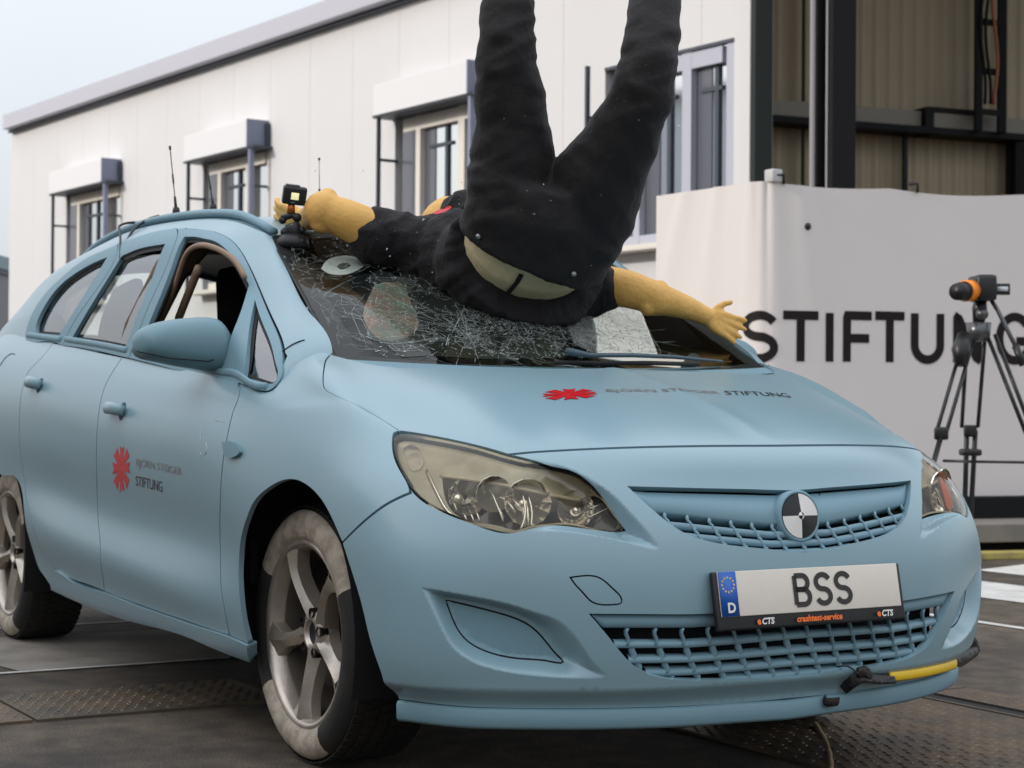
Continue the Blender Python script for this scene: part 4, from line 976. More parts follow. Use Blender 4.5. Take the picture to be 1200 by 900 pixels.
# printed emblem and wording on door and bonnet, laid on the skin
m_red = mat('decal_red', (.62, .012, .02), .3, coat=.6); m_dk = mat('decal_black', (.02, .02, .022), .25, coat=.6); m_glint = mat('decal_glint', (.34, .31, .30), .3, metal=.5)  # upper line: sun glint on the black foil, painted as grey metal
def arms():
    V, F = [], []
    for k in range(8):
        a = k*math.pi/4; c, s_ = math.cos(a), math.sin(a)
        o = len(V)
        for r, h in ((.0, -.085), (.0, .085), (.92, .235), (.76 if k % 2 == 0 else .90, 0), (.92, -.235)): V.append((.5+(r*c-h*s_)*.5, .5+(r*s_+h*c)*.5))
        F += [(o, o+4, o+3), (o, o+3, o+1), (o+1, o+3, o+2)]
    return V, F
def lay(name, V, F, corners, m, parent, lift=.0012, S=None):
    S = S or BODY; c = [S.hit(*p) for p in corners]       # corners: (0,0),(1,0),(1,1),(0,1)
    q = np.array([(1-x)*(1-y)*c[0]+x*(1-y)*c[1]+x*y*c[2]+(1-x)*y*c[3] for x, y in V]); p = S.pos(q)+S.nor(q)*lift
    o = pydata(name, p, F, m, parent, smooth=False); return o
def tgrid(s, **k):
    me = text_mesh(s, 1, **k); V = np.array([v.co[:2] for v in me.vertices]); F = [tuple(p.vertices) for p in me.polygons]
    V = (V-V.min(0))/(V.max(0)-V.min(0)); bpy.data.meshes.remove(me); return V, F
V, F = arms(); lay('emblem', V, F, [(132.5, 581), (155, 578), (155, 521), (132.5, 520)], m_red, fdoor)
lay('lettering', *tgrid('BJÖRN STEIGER', bold=-.004), [(160, 549), (213, 560), (213, 547), (160, 535.5)], m_glint, fdoor)
lay('lettering', *tgrid('STIFTUNG', bold=.002), [(159.5, 569), (190.5, 577), (190.5, 564), (159.5, 557.5)], m_dk, fdoor)
BH = BALL
V, F = arms(); lay('emblem', V, F, [(631, 472), (706, 467.5), (700, 455), (632, 456.5)], m_red, hood, .0015, BH)
def lay_text(s, c0, c1, m): lay('lettering', *tgrid(s, bold=.0), [(c0[0], c0[1]), (c1[0], c1[1]), (c1[0]-7, c1[1]-5.0), (c0[0]-3, c0[1]-4.6)], m, hood, .0015, BH)
lay_text('BJÖRN STEIGER', (712, 460.5), (846, 463), m_glint); lay_text('STIFTUNG', (851, 463.0), (928, 466.5), m_dk)
m_scuff = mat('scuff_white', (.55, .60, .62), .6)
for L_ in ([(236, 503), (235, 512), (236, 517)], [(241, 519), (243, 526), (240, 533)], [(235, 530), (236, 535)], [(252, 492), (262, 494)]):
    L_ = smooth_path(BODY.path(L_), .01); b = bmesh.new(); tube(b, BODY.pos(L_)+BODY.nor(L_)*.0002, .0011, 4); obj('scuff', b, m_scuff, fdoor)
for L_ in ([(960, 578), (966, 596)], [(970, 582), (962, 590), (958, 601)]):
    L_ = [at(u, v, x=.905) for u, v in L_]; b = bmesh.new(); tube(b, L_, .0012, 4); obj('crack_line', b, m_gap, car)

# ------------------------------------------------------------------ things on the car
m_tape = mat('black_tape', (.016, .013, .012), .42, bump=(60, .5)); m_yel = mat('yellow_strip', (.80, .52, .02), .4)
ts = empty('tape_switch', (0, 0, 0)); tag(ts, 'yellow contact strip held by black tape along the bumper lip of the blue car', 'contact strip')
def bhit(u, v): return BALL.hit(u, v)
def strip_on(name, px, wd, m, off, th=.006, flat=None):
    L = []
    for u, v in px:
        o, d = ray(u, v); h = BALL_FULL.ray_cast(Vector(o), Vector(d/np.linalg.norm(d))); h = h if h[0] is not None else BALL_FULL.find_nearest(Vector(at(u, v, dist=4.35))); L.append(np.array(h[0])+np.array(h[1])*(off if h[1].dot(Vector(d)) < 0 else -off))
    b = bmesh.new(); tube(b, smooth_path(L, .01), wd, 8, flat=flat or (1, .35)); return obj(name, b, m, ts)
BALL_FULL = BVHTree.FromPolygons([tuple(p) for p in BALL.P], [tuple(int(i) for i in f) for f in np.concatenate([np.stack([i_[:-1, :-1].ravel(), i_[1:, :-1].ravel(), i_[1:, 1:].ravel()], 1) if k == 0 else np.stack([i_[:-1, :-1].ravel(), i_[1:, 1:].ravel(), i_[:-1, 1:].ravel()], 1) for i_ in [np.arange(BALL.nu*BALL.nv).reshape(BALL.nu, BALL.nv)] for k in (0, 1)])])
strip_on('yellow_strip', [(1040, 790), (1065, 787), (1090, 782.5), (1117, 775.5)], .0125, m_yel, .008)
strip_on('tape_piece', [(990, 799), (1000, 791), (1015, 790), (1044, 790)], [.012+.006*math.sin(i*.9) for i in range(14)][:14] if 0 else .017, m_tape, .009)
strip_on('tape_piece', [(985, 806), (997, 796), (1010, 787)], .014, m_tape, .007)
strip_on('tape_piece', [(1000, 786), (1008, 784), (1016, 789)], .012, m_tape, .014)
for P_, r_ in (([at(1114, 776.5, x=.735), at(1128, 771.5, x=.665), at(1144, 763, x=.60)], [.016, .021, .015]), ([at(1136, 744, x=.60), at(1141, 754, x=.60), at(1144, 765, x=.60)], [.010, .016, .014])):
    b = bmesh.new(); tube(b, smooth_path(P_, .01), list(np.interp(np.linspace(0, 1, len(smooth_path(P_, .01))), [0, .5, 1], r_)), 8, flat=(1, .5)); obj('tape_piece', b, m_tape, ts)
strip_on('tape_piece', [(957, 824), (963, 818), (975, 817)], .011, m_tape, .022)
L = [np.array(BALL_FULL.ray_cast(Vector(CAM), Vector(ray(u, v)[1]))[0])+np.array([.02, 0, 0]) for u, v in ((975, 780), (985, 779), (996, 786), (1003, 792))]
b = bmesh.new(); tube(b, smooth_path(L, .008), .002, 6); obj('wire', b, m_tape, ts)

# aerials on the roof
def antenna(u, v, ut, vt, y, r, label, wh=False):
    p = at(u, v, y=y); d = (p-CAM) @ AX[2]; q = at(ut, vt, dist=d)
    o = empty('antenna', tuple(p)); tag(o, label, 'antenna', 'antennas on the car roof'); q = q-p
    b = bmesh.new(); lathe(b, [(.0, .012), (.010, .012), (.013, .0), (.013, -.03), (0, -.03)], 16, 'z'); obj('magnet_foot', fixn(b), m_black, o)
    b = bmesh.new(); tube(b, [np.zeros(3), q*.22], [.006, .0045], 8); obj('antenna_base', b, m_black, o)
    b = bmesh.new(); tube(b, [q*.2, q*.97], r, 6); obj('whip', b, m_black if not wh else mat('whip_steel', (.25, .25, .25), .4, metal=.8), o)
    b = bmesh.new(); tube(b, [q*.94, q], [.004, .0045], 8); obj('tip', b, m_black, o)
    if not wh: b = bmesh.new(); tube(b, [q*.42, q*.56], .0035, 8); obj('whip_coil', b, m_black, o)
antenna(206.5, 247, 199, 171, -.42, .0018, 'tallest antenna, leftmost on the blue car roof, with a coil halfway up')
antenna(250, 243, 242.5, 192, -.2, .0024, 'thick black antenna in front of the second window, leaning left')
antenna(374.5, 232, 374, 185, .1, .0014, 'thin antenna standing above the action camera and the open hand', True)

# cable looped over the rear door
cb = empty('cable', (0, 0, 0)); tag(cb, 'black cable looped from the roof into the rear door window', 'cable')
def cable(px, y0, y1):
    n = len(px); b = bmesh.new(); tube(b, smooth_path([at(u, v, y=y0+(y1-y0)*i/(n-1)) for i, (u, v) in enumerate(px)], .012), .0045, 6); obj('cable_strand', b, m_black, cb)
cable([(141, 303), (141, 285), (140, 270), (143, 263), (152, 261), (165, 260.5), (180, 256)], -.72, -.54)
cable([(143, 303), (146, 290), (152, 276), (160, 266), (170, 259), (178, 255), (186, 253)], -.72, -.52)

# action camera on its clamp mount
m_cam = mat('camera_black', (.015, .015, .016), .42)
mt = empty('camera_mount', tuple(at(344, 288, x=-.735))); tag(mt, 'black suction mount with an orange thumbscrew on the windscreen corner', 'camera mount')
dm = (at(344, 288, x=-.735)-CAM) @ AX[2]
def ml(u, v): return at(u, v, dist=dm-.02)-np.array(mt.location)
b = bmesh.new(); lathe(b, [(.0, .03), (.03, .028), (.045, .012), (.05, -.012), (0, -.012)], 28, 'z', tuple(ml(343, 286))); obj('suction_cup', fixn(b), m_cam, mt)
b = bmesh.new(); tube(b, [ml(343, 283), ml(344, 268), ml(342, 262)], [.026, .024, .022], 12); obj('mount_column', b, m_cam, mt)
for u, v, r in ((334, 272, .014), (353, 270, .013), (331, 258, .012), (348, 255, .014), (357, 281, .011)):
    b = bmesh.new(); bmesh.ops.create_icosphere(b, subdivisions=2, radius=r, matrix=Matrix.Translation(Vector(ml(u, v)))); obj('clamp_knob', b, m_cam, mt)
b = bmesh.new(); tube(b, [ml(330, 256), ml(342, 252), ml(352, 256)], .010, 8); obj('clamp_arm', b, m_cam, mt)
b = bmesh.new(); tube(b, [ml(341, 250), ml(341.5, 238)], [.012, .010], 10); obj('thumbscrew', b, mat('orange_anodised', (.45, .13, .02), .35, metal=.6), mt)
ac = empty('action_camera', tuple(at(345, 229, dist=dm-.02))); tag(ac, 'small black action camera with a lit square display on the windscreen mount', 'camera')
fw, rt_, up_ = -AX[2], AX[0], AX[1]
rot = Matrix(np.stack([rt_, up_, fw], 1).tolist()).to_4x4() @ Matrix.Rotation(R_(14), 4, 'Y') @ Matrix.Rotation(R_(-6), 4, 'Z') @ Matrix.Rotation(R_(14), 4, 'X')
b = bmesh.new(); box(b, (0, 0, 0), (.068, .052, .036), rot, bev=.006); obj('camera_body', b, m_cam, ac)
b = bmesh.new(); box(b, (0, 0, 0), (.022, .020, .002), rot @ Matrix.Translation((.0, .0, .0185))); obj('display', b, mat('display_glow', (.25, .25, .12), .2, emit=(.75, .72, .40, .55)), ac)
b = bmesh.new(); box(b, (0, 0, 0), (.012, .003, .002), rot @ Matrix.Translation((-.004, -.019, .0185))); obj('badge_line', b, mat('display_blue', (.05, .22, .25), .3), ac)
b = bmesh.new(); box(b, (0, 0, 0), (.040, .006, .022), rot @ Matrix.Translation((-.008, .0275, .0))); obj('shutter_button', b, mat('cam_grey', (.06, .06, .065), .4), ac)

# added sheets standing in for reflections and patches in the screens
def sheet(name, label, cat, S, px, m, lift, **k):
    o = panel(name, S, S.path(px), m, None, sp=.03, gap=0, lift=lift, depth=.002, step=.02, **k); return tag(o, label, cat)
m_paper = mat('white_sheet', (.70, .70, .66), .7, noise=(16, .8, (.22, .23, .16)), bump=(60, .2)); m_grey = mat('reflected_grey', (.42, .38, .34), .7)
b = bmesh.new(); q = [at(u, v, y=.775) for u, v in ((744, 345), (772, 418), (866, 424), (792, 358))]; v_ = [b.verts.new(p) for p in q]+[b.verts.new(p+np.array([0, .02, 0])) for p in q]
for f_ in ((0, 1, 2, 3), (7, 6, 5, 4), (0, 4, 5, 1), (1, 5, 6, 2), (2, 6, 7, 3), (3, 7, 4, 0)): b.faces.new([v_[i] for i in f_])
obj('sash_trim', fixn(b), m_int, car, smooth=False)
sheet('standin_sheet', 'pink and pale green patch behind the cracked windscreen on the left', 'sheet', WIND, [(440, 328), (470, 326), (479, 340), (474, 390), (450, 393), (433, 380), (432, 345)], mat('standin_pink', (.40, .19, .135), .7, noise=(13, 1., (.16, .25, .21))), -.014)
sheet('dome_reflection', 'white oval reflection with a grey centre near the top of the windscreen, put in as a sheet', 'reflection', WIND, [(378, 307), (384, 298), (396, 293), (410, 292), (424, 296), (428, 302), (420, 309), (404, 314), (388, 313)], mat('reflection_white', (.8, .8, .78), .6), -.02)  # reflection of the dome lamp, painted as a flat sheet
sheet('reflection_spot', 'small dark oval in the middle of the painted white reflection', 'spot', WIND, [(396, 305), (400, 302), (408, 301), (412, 303), (409, 306), (400, 308)], mat('reflection_grey', (.10, .11, .11), .6), -.018)
sheet('standin_sheet', 'beige grey reflection in the rear door window, put in as a sheet', 'sheet', SIDE, [(124, 334), (157, 333), (150, 360), (139, 405), (105, 400)], m_grey, -.03)  # building reflected in the door glass, painted as two sheets
sheet('standin_sheet', 'white reflection beside the grey one in the rear door window, put in as a sheet', 'sheet', SIDE, [(160, 342), (176, 337), (148, 407), (133, 405)], mat('reflected_white', (.75, .74, .72), .7), -.03)

# ------------------------------------------------------------------ crash-test dummy
from mathutils import noise as mnoise
def D(u, v, d): return Vector(at(u, v, dist=d))
def ball(b, c, r, s=(1, 1, 1), rot=None, seg=24):
    t = bmesh.new(); bmesh.ops.create_uvsphere(t, u_segments=seg, v_segments=seg//2, radius=1)
    m = Matrix.Translation(c) @ ((rot or Matrix()).to_4x4()) @ Matrix.Diagonal((r*s[0], r*s[1], r*s[2], 1)); merge(b, t, m)
def limb(b, pts, rad, n=20):
    """Tapering limb through joints with round ends, closed."""
    P = [np.array(p) for p in pts]; L = smooth_path(P, .02) if len(P) > 2 else smooth_path(P, .02)
    t0 = np.concatenate([[0], np.cumsum([np.linalg.norm(b_-a_) for a_, b_ in zip(P, P[1:])])]); q = np.linspace(0, t0[-1], len(L)); r = np.interp(q, t0, rad)
    tube(b, L, list(r), n); ball(b, Vector(P[0]), rad[0]); ball(b, Vector(P[-1]), rad[-1])
def ell_tube(b, pts, ra, rb, side, n=28):
    """Tube of elliptical section; side gives the direction of the first half-axis."""
    rings = []; k = len(pts)
    for i in range(k):
        T = (Vector(pts[min(i+1, k-1)])-Vector(pts[max(i-1, 0)])).normalized(); s_ = Vector(side); s_ = (s_-T*s_.dot(T)).normalized(); u_ = T.cross(s_)
        rings.append([b.verts.new(Vector(pts[i])+s_*math.cos(2*math.pi*j/n)*ra[i]+u_*math.sin(2*math.pi*j/n)*rb[i]) for j in range(n)])
    for A, B in zip(rings, rings[1:]):
        for j in range(n): b.faces.new((A[j], A[(j+1) % n], B[(j+1) % n], B[j]))
    b.faces.new(rings[0][::-1]); b.faces.new(rings[-1])
def solid(name, b, m, parent, vox, sm=6, wrinkle=None, sub=0):
    """Weld overlapping volumes into one continuous skin (voxel remesh), smooth it and fold it."""
    o = obj(name, fixn(b), m, parent)
    r = o.modifiers.new('r', 'REMESH'); r.mode = 'VOXEL'; r.voxel_size = vox; r.use_smooth_shade = True
    s_ = o.modifiers.new('s', 'SMOOTH'); s_.iterations = sm; s_.factor = .5
    dg = bpy.context.evaluated_depsgraph_get(); me = bpy.data.meshes.new_from_object(o.evaluated_get(dg)); o.modifiers.clear(); old = o.data; o.data = me
    if not len(me.materials): me.materials.append(m)
    n = len(me.vertices); co = np.empty(n*3); no = np.empty(n*3); me.vertices.foreach_get('co', co); me.vertices.foreach_get('normal', no)
    co, no = co.reshape(-1, 3), no.reshape(-1, 3)
    if wrinkle is not None: co = co+no*np.array([wrinkle(Vector(c)) for c in co])[:, None]
    me.vertices.foreach_set('co', co.ravel()); me.polygons.foreach_set('use_smooth', [True]*len(me.polygons)); me.update(); return o
dummy = empty('crash_test_dummy', tuple(D(632, 255, 5.0))); tag(dummy, 'crash-test dummy in black shirt and trousers flying head first over the bonnet, legs up', 'dummy')
DL = np.array(dummy.location)
def X(u, v, d): return Vector(at(u, v, dist=d)-DL)
m_skin = mat('tan_vinyl_skin', (.80, .46, .125), .5, noise=(11, .5, (.64, .35, .09)), bump=(90, .15), spec=.4)
m_waist = m_skin
m_cloth = mat('black_cloth', (.0055, .0040, .0042), .75, noise=(40, .4, (.009, .0065, .0065)), bump=(60, .35, .008), sheen=.03)
m_shirt = mat('black_shirt_cloth', (.0050, .0040, .0050), .8, noise=(40, .4, (.008, .006, .008)), bump=(44, .6, .012), sheen=.03)
RT, UP, FW = Vector(AX[0]), Vector(AX[1]), Vector(AX[2])
# body: waist, chest, neck, head, arms and hands in one skin
b = bmesh.new()
ell_tube(b, [X(645, 232, 5.02), X(632, 268, 5.06), X(620, 292, 5.12), X(604, 312, 5.22), X(592, 312, 5.32), X(580, 300, 5.42)], [.160, .182, .187, .184, .180, .15], [.115, .135, .135, .130, .125, .11], X(700, 262, 5.0)-X(560, 250, 5.0))
limb(b, [X(580, 295, 5.42), X(556, 275, 5.50)], [.06, .058]); ball(b, X(528, 272, 5.57), .098, (1, 1, 1.12), None)
ball(b, X(513, 280, 5.63), .06)
limb(b, [X(505, 292, 5.38), X(450, 277, 5.34), X(410, 259, 5.32), X(383, 248, 5.32)], [.072, .064, .059, .054]); ball(b, X(379, 247, 5.32), .058); ball(b, X(384, 232, 5.33), .030); ball(b, X(376, 262, 5.31), .03)
limb(b, [X(376, 250, 5.33), X(366, 254, 5.40), X(358, 256, 5.47)], [.048, .040, .033])
def hand(wr, dirn, nrm, side, L, curl, spread=.12, thumb=.6):
    """Palm, four fingers of unequal length with knuckle bends, thumb from the side of the palm; L = hand length."""
    dirn, nrm = Vector(dirn).normalized(), Vector(nrm); nrm = (nrm-dirn*nrm.dot(dirn)).normalized(); sd = dirn.cross(nrm)*side
    w_ = L*.205; pl = L*.50
    for t in np.linspace(-1, 1, 4):
        limb(b, [wr, wr+dirn*pl*.55+sd*w_*t*.75, wr+dirn*pl*.96+sd*w_*t], [L*.11, L*.105, L*.078], 12)
    for k, (t, ln) in enumerate(((.98, .40), (.34, .46), (-.32, .43), (-.95, .34))):
        p = wr+dirn*pl*.93+sd*w_*t; d = (dirn+sd*spread*t*1.2).normalized(); c = curl*(1+.25*k); pts = [p]
        for f, a in ((.42, .35), (.32, .9), (.26, 1.3)):
            dd = (d*math.cos(c*a)-nrm*math.sin(c*a)).normalized(); pts.append(pts[-1]+dd*L*ln*f)
        limb(b, pts, [L*.070, L*.068, L*.064, L*.058], 12)
    p = wr+dirn*pl*.28+sd*w_*.9; d = (dirn*math.cos(thumb)+sd*math.sin(thumb)).normalized()
    limb(b, [p-sd*w_*.3, p+d*L*.16, p+d*L*.16+(d+dirn*.35).normalized()*L*.15, p+d*L*.16+(d+dirn*.5).normalized()*L*.26], [L*.080, L*.074, L*.067, L*.058], 12)
hand(X(357, 256, 5.48), X(338, 254, 5.52)-X(357, 256, 5.48), -FW*.6-UP*.3, -1, .165, .35, thumb=1.0)
limb(b, [X(640, 330, 5.36), X(690, 333, 5.33), X(735, 339, 5.30), X(768, 350, 5.29)], [.072, .060, .055, .049]); ball(b, X(773, 338, 5.30), .024); ball(b, X(759, 360, 5.27), .026); ball(b, X(767, 350, 5.29), .051)
limb(b, [X(768, 350, 5.29), X(797, 358, 5.33), X(826, 370, 5.37)], [.048, .037, .028])
hand(X(826, 370, 5.37), X(862, 386, 5.38)-X(828, 371, 5.37), -FW+UP*.25, -1, .140, .16, spread=.16, thumb=1.05)
obj_body = solid('body', b, m_skin, dummy, .0052, 3, lambda p: .0016*mnoise.noise(p*14)+.0006*mnoise.noise(p*60))
obj_body.data.materials.append(mat('pale_torso_foam', (.74, .63, .38), .65, noise=(9, .5, (.60, .49, .28)), bump=(70, .2)))
_wc = X(612, 296, 5.15)
for f_ in obj_body.data.polygons:
    if (f_.center-_wc).length < .27: f_.material_index = 1
# a black strap across the waist and seams on the vinyl
b = bmesh.new()
ell_tube(b, [X(622, 298, 5.085), X(637, 266, 5.05), X(643, 240, 5.01), X(650, 210, 4.98)], [.212, .213, .203, .165], [.158, .165, .160, .13], X(720, 268, 5.0)-X(560, 250, 5.0), 40)
limb(b, [X(604, 250, 5.02), X(600, 205, 4.99), X(601, 150, 4.95), X(596, 90, 4.90), X(594, 45, 4.88), X(596, -10, 4.92), X(592, -90, 5.0), X(590, -160, 5.06)], [.135, .118, .101, .084, .073, .066, .066, .06])
limb(b, [X(686, 245, 5.02), X(705, 205, 4.95), X(728, 165, 4.88), X(746, 125, 4.82), X(757, 88, 4.80), X(764, 40, 4.84), X(769, -20, 4.92), X(772, -100, 5.02)], [.140, .122, .098, .083, .076, .072, .068, .06])
ball(b, X(575, 258, 5.02), .070); ball(b, X(680, 276, 5.03), .118, (1, 1, .9)); ball(b, X(702, 256, 5.02), .088)
kneeL, kneeR = X(594, 60, 4.88), X(755, 98, 4.80)
def wr_tr(p):
    x, y = p.dot(RT), p.dot(UP)
    f = mnoise.noise(Vector((x*6+y*9, y*16-x*14, p.dot(FW)*7)))
    g = mnoise.noise(Vector((x*26-y*10, y*12, p.dot(FW)*18)))
    dk = math.exp(-((p-kneeL).length/.16)**2)+math.exp(-((p-kneeR).length/.16)**2); df = math.exp(-((p-X(575, 215, 4.98)).length/.17)**2)
    rid = math.sin((y*62+x*30)+3*f)
    def ridge(a, b_, ca, cb, z): return (1-abs(mnoise.noise(Vector((x*ca*a-y*ca*b_, x*cb*b_+y*cb*a, z))))*2.2)
    m1 = max(0, mnoise.noise(Vector((x*3.1, y*3.1, 5.)))+.25)
    fold = max(0, ridge(.8, .6, 3.5, 17, 1.3))*m1*.0075+max(0, ridge(.35, .94, 3, 13, 7.7))*.0035+max(0, ridge(.9, -.4, 4, 21, 4.1))*(dk*.9+df*.5)*.008
    return fold-.003+.0028*f*(1+.8*dk)+.0022*g+.0040*rid*(.8*dk+df)+.0022*(1-abs(mnoise.noise(Vector((x*13, y*13, 3))))*2)
solid('trousers', b, m_cloth, dummy, .0080, 4, wr_tr)
# shirt: body of cloth round the chest, two short sleeves
b = bmesh.new()
ell_tube(b, [X(616, 310, 5.13), X(605, 319, 5.20), X(592, 314, 5.32), X(576, 298, 5.44)], [.232, .236, .228, .16], [.165, .168, .160, .12], X(700, 290, 5.0)-X(560, 250, 5.0), 40)
limb(b, [X(520, 300, 5.36), X(480, 288, 5.36), X(440, 277, 5.335)], [.115, .097, .080]); limb(b, [X(660, 338, 5.30), X(700, 339, 5.31)], [.105, .075])
ball(b, X(585, 335, 5.24), .14); ball(b, X(640, 352, 5.22), .085); ball(b, X(540, 300, 5.30), .13); ball(b, X(548, 262, 5.44), .10)
def wr_sh(p):
    x, y = p.dot(RT), p.dot(UP); f = mnoise.noise(Vector((x*7, y*9, p.dot(FW)*8))); g = mnoise.noise(Vector((x*34+y*9, y*10-x*7, p.dot(FW)*12)))
    r_ = max(0, 1-abs(mnoise.noise(Vector((x*5+y*2, y*19-x*9, 2.2))))*2.4)*.009
    return r_-.003+.007*f+.004*g+.003*math.sin(x*58+y*22+4*f)
solid('shirt', b, m_shirt, dummy, .0080, 3, wr_sh)
# sleeve cuffs (the open ends), waist strap, snaps, red print
def cuff(c, ax, r, m):
    b = bmesh.new(); ax = Vector(ax).normalized(); q = ax.to_track_quat('Z', 'Y').to_matrix().to_4x4(); t = bmesh.new(); lathe(t, [(r*.90, -.05), (r, -.03), (r*1.02, .012), (r*.99, .016), (r*.93, .006), (r*.90, -.05)], 40, 'z'); merge(b, t, Matrix.Translation(c) @ q)
    for v in b.verts: v.co += (v.co-c).normalized()*.004*mnoise.noise(v.co*22)
    return obj('sleeve_cuff', fixn(b), m, dummy)
cuff(X(443, 278, 5.335), X(400, 257, 5.32)-X(450, 279, 5.34), .080, m_shirt); cuff(X(705, 339, 5.31), X(760, 345, 5.30)-X(700, 338, 5.31), .068, m_shirt)

def drop(o):
    me = o.data; return BVHTree.FromPolygons([v_.co for v_ in me.vertices], [tuple(p_.vertices) for p_ in me.polygons])
def onto(bv, px, lift):
    r = []
    for u, v in px:
        o_, d_ = ray(u, v); d_ = Vector(d_/np.linalg.norm(d_)); h = bv.ray_cast(Vector(o_)-Vector(DL), d_)
        if h[0] is not None: r.append(h[0]-d_*lift)
    return r
parts_ = {c_.name: c_ for c_ in dummy.children}
bv_b, bv_t, bv_s = drop(obj_body), drop(parts_['trousers']), drop(parts_['shirt'])
q = onto(bv_b, [(611, 322), (606, 331), (600, 338), (594, 345), (589, 351), (585, 356)], .003)
if len(q) > 2: b = bmesh.new(); tube(b, q, .0085, 8, flat=(.5, 1)); obj('waist_strap', b, m_cloth, dummy)
for u, v in ((672, 321), (561, 277)):
    q = onto(bv_t, [(u, v)], .002)
    if q: b = bmesh.new(); bmesh.ops.create_uvsphere(b, u_segments=14, v_segments=8, radius=.0085, matrix=Matrix.Translation(q[0])); obj('snap_button', b, mat('snap_steel', (.30, .30, .30), .3, metal=.9), dummy)
q = onto(bv_s, [(500, 253), (507, 249), (516, 245), (527, 241), (530, 243), (522, 248), (512, 251)], .004)
if len(q) > 3: pydata('red_print', q, [tuple(range(len(q)))], mat('print_red', (.60, .012, .015), .5), dummy)

# ------------------------------------------------------------------ ground
def structure(name, v, f, m, **k): o = pydata(name, v, f, m, None, smooth=False); o['kind'] = 'structure'; return o
def sheetxy(name, pts, z, m): return structure(name, [(x, y, z) for x, y in pts], [tuple(range(len(pts)))], m)
def asphalt():
    m = bpy.data.materials.new('asphalt'); m.use_nodes = True; n = m.node_tree; b = n.nodes['Principled BSDF']; L = n.links.new
    tc = n.nodes.new('ShaderNodeTexCoord')
    def nz(sc, det=8): t = n.nodes.new('ShaderNodeTexNoise'); t.inputs['Scale'].default_value = sc; t.inputs['Detail'].default_value = det; L(tc.outputs['Object'], t.inputs['Vector']); return t
    a, c, g = nz(.9), nz(9), nz(160, 3)
    r = n.nodes.new('ShaderNodeValToRGB'); e = r.color_ramp.elements; e[0].position = .32; e[0].color = (.038, .030, .023, 1); e[1].position = .70; e[1].color = (.122, .097, .072, 1); L(a.outputs['Fac'], r.inputs[0])
    r2 = n.nodes.new('ShaderNodeValToRGB'); e = r2.color_ramp.elements; e[0].position = .35; e[0].color = (.55, .55, .55, 1); e[1].position = .7; e[1].color = (1.35, 1.3, 1.25, 1); L(c.outputs['Fac'], r2.inputs[0])
    r3 = n.nodes.new('ShaderNodeValToRGB'); e = r3.color_ramp.elements; e[0].position = .4; e[0].color = (.7, .7, .7, 1); e[1].position = .68; e[1].color = (1.7, 1.65, 1.6, 1); L(g.outputs['Fac'], r3.inputs[0])
    def mul(p, q): x = n.nodes.new('ShaderNodeMix'); x.data_type = 'RGBA'; x.blend_type = 'MULTIPLY'; x.inputs[0].default_value = 1; L(p, x.inputs[6]); L(q, x.inputs[7]); return x.outputs[2]
    L(mul(mul(r.outputs[0], r2.outputs[0]), r3.outputs[0]), b.inputs['Base Color']); b.inputs['Roughness'].default_value = .8
    bp = n.nodes.new('ShaderNodeBump'); bp.inputs['Strength'].default_value = .6; bp.inputs['Distance'].default_value = .006; L(g.outputs['Fac'], bp.inputs['Height']); L(bp.outputs[0], b.inputs['Normal']); return m
m_asph = asphalt()
sheetxy('ground', [(-320, -320), (320, -320), (320, 320), (-320, 320)], 0, m_asph)
def worn(name, col, c2, sc): return mat(name, col, .75, noise=(sc, .7, c2), bump=(140, .4, .004))
m_white = worn('road_paint', (.72, .70, .66), (.42, .40, .37), 7); m_old = worn('old_road_paint', (.30, .27, .235), (.12, .105, .09), 3.5)
# painted markings: bars along the track on the far side, an old pale patch and thin lines on the near side
for (x0, x1, y0, y1) in ((-14, 14, 3.59, 4.17), (-14, 14, 2.85, 2.90)): sheetxy('road_marking', [(x0, y0), (x1, y0), (x1, y1), (x0, y1)], .004, m_white)
sheetxy('road_marking', [(-3.16, 4.60), (2, 4.70), (2, 5.6), (-3.3, 5.1)], .004, m_white)
sheetxy('road_marking', [(-1.84, -.98), (-1.82, .4), (-2.62, .4), (-2.75, -1.2), (-2.22, -1.05)], .004, m_old)
sheetxy('road_marking', [(-1.80, -2.5), (-1.80, 2.5), (-1.822, 2.5), (-1.822, -2.5)], .006, m_white); sheetxy('road_marking', [(-2.98, -2.5), (-2.98, 2.4), (-3.01, 2.4), (-3.01, -2.5)], .004, m_white)
# tread plates set in the ground and the tow-rail slot
def plate_mat():
    m = mat('tread_plate_steel', (.10, .085, .068), .5, metal=.55, noise=(5, .8, (.21, .145, .085)), bump=(90, .25, .003)); return m
m_plate = plate_mat()
def tread(x0, x1, y0, y1, th=0.):
    b = bmesh.new(); box(b, ((x0+x1)/2, (y0+y1)/2, .004), (x1-x0-.006, y1-y0-.006, .008)); o = obj('tread_plate', b, m_plate, None, smooth=False); o['kind'] = 'structure'
    v, f = [], []; p = .034; i = 0
    X_ = np.arange(x0+.02, x1-.02, p)
    for a, x in enumerate(X_):
        for c, y in enumerate(np.arange(y0+.02+(a % 2)*p*.5, y1-.02, p)):
            s = 1 if (a+c) % 2 else -1; dx, dy = .0125, .0045
            if s < 0: dx, dy = .0045, .0125
            k = len(v); v += [(x-dx, y, .008), (x, y-dy, .008), (x+dx, y, .008), (x, y+dy, .008), (x-dx*.35, y-dy*.1, .0105), (x+dx*.35, y+dy*.1, .0105)]
            f += [(k, k+1, k+4), (k+1, k+2, k+5), (k+1, k+5, k+4), (k+2, k+3, k+5), (k+3, k, k+4), (k+3, k+4, k+5)]
    q = pydata('tread_pattern', v, f, m_plate, o, smooth=False); q['kind'] = 'stuff'; return o
tread(-1.345, -.88, -2.2, -1.205); tread(-1.345, -.88, -1.20, -.44)
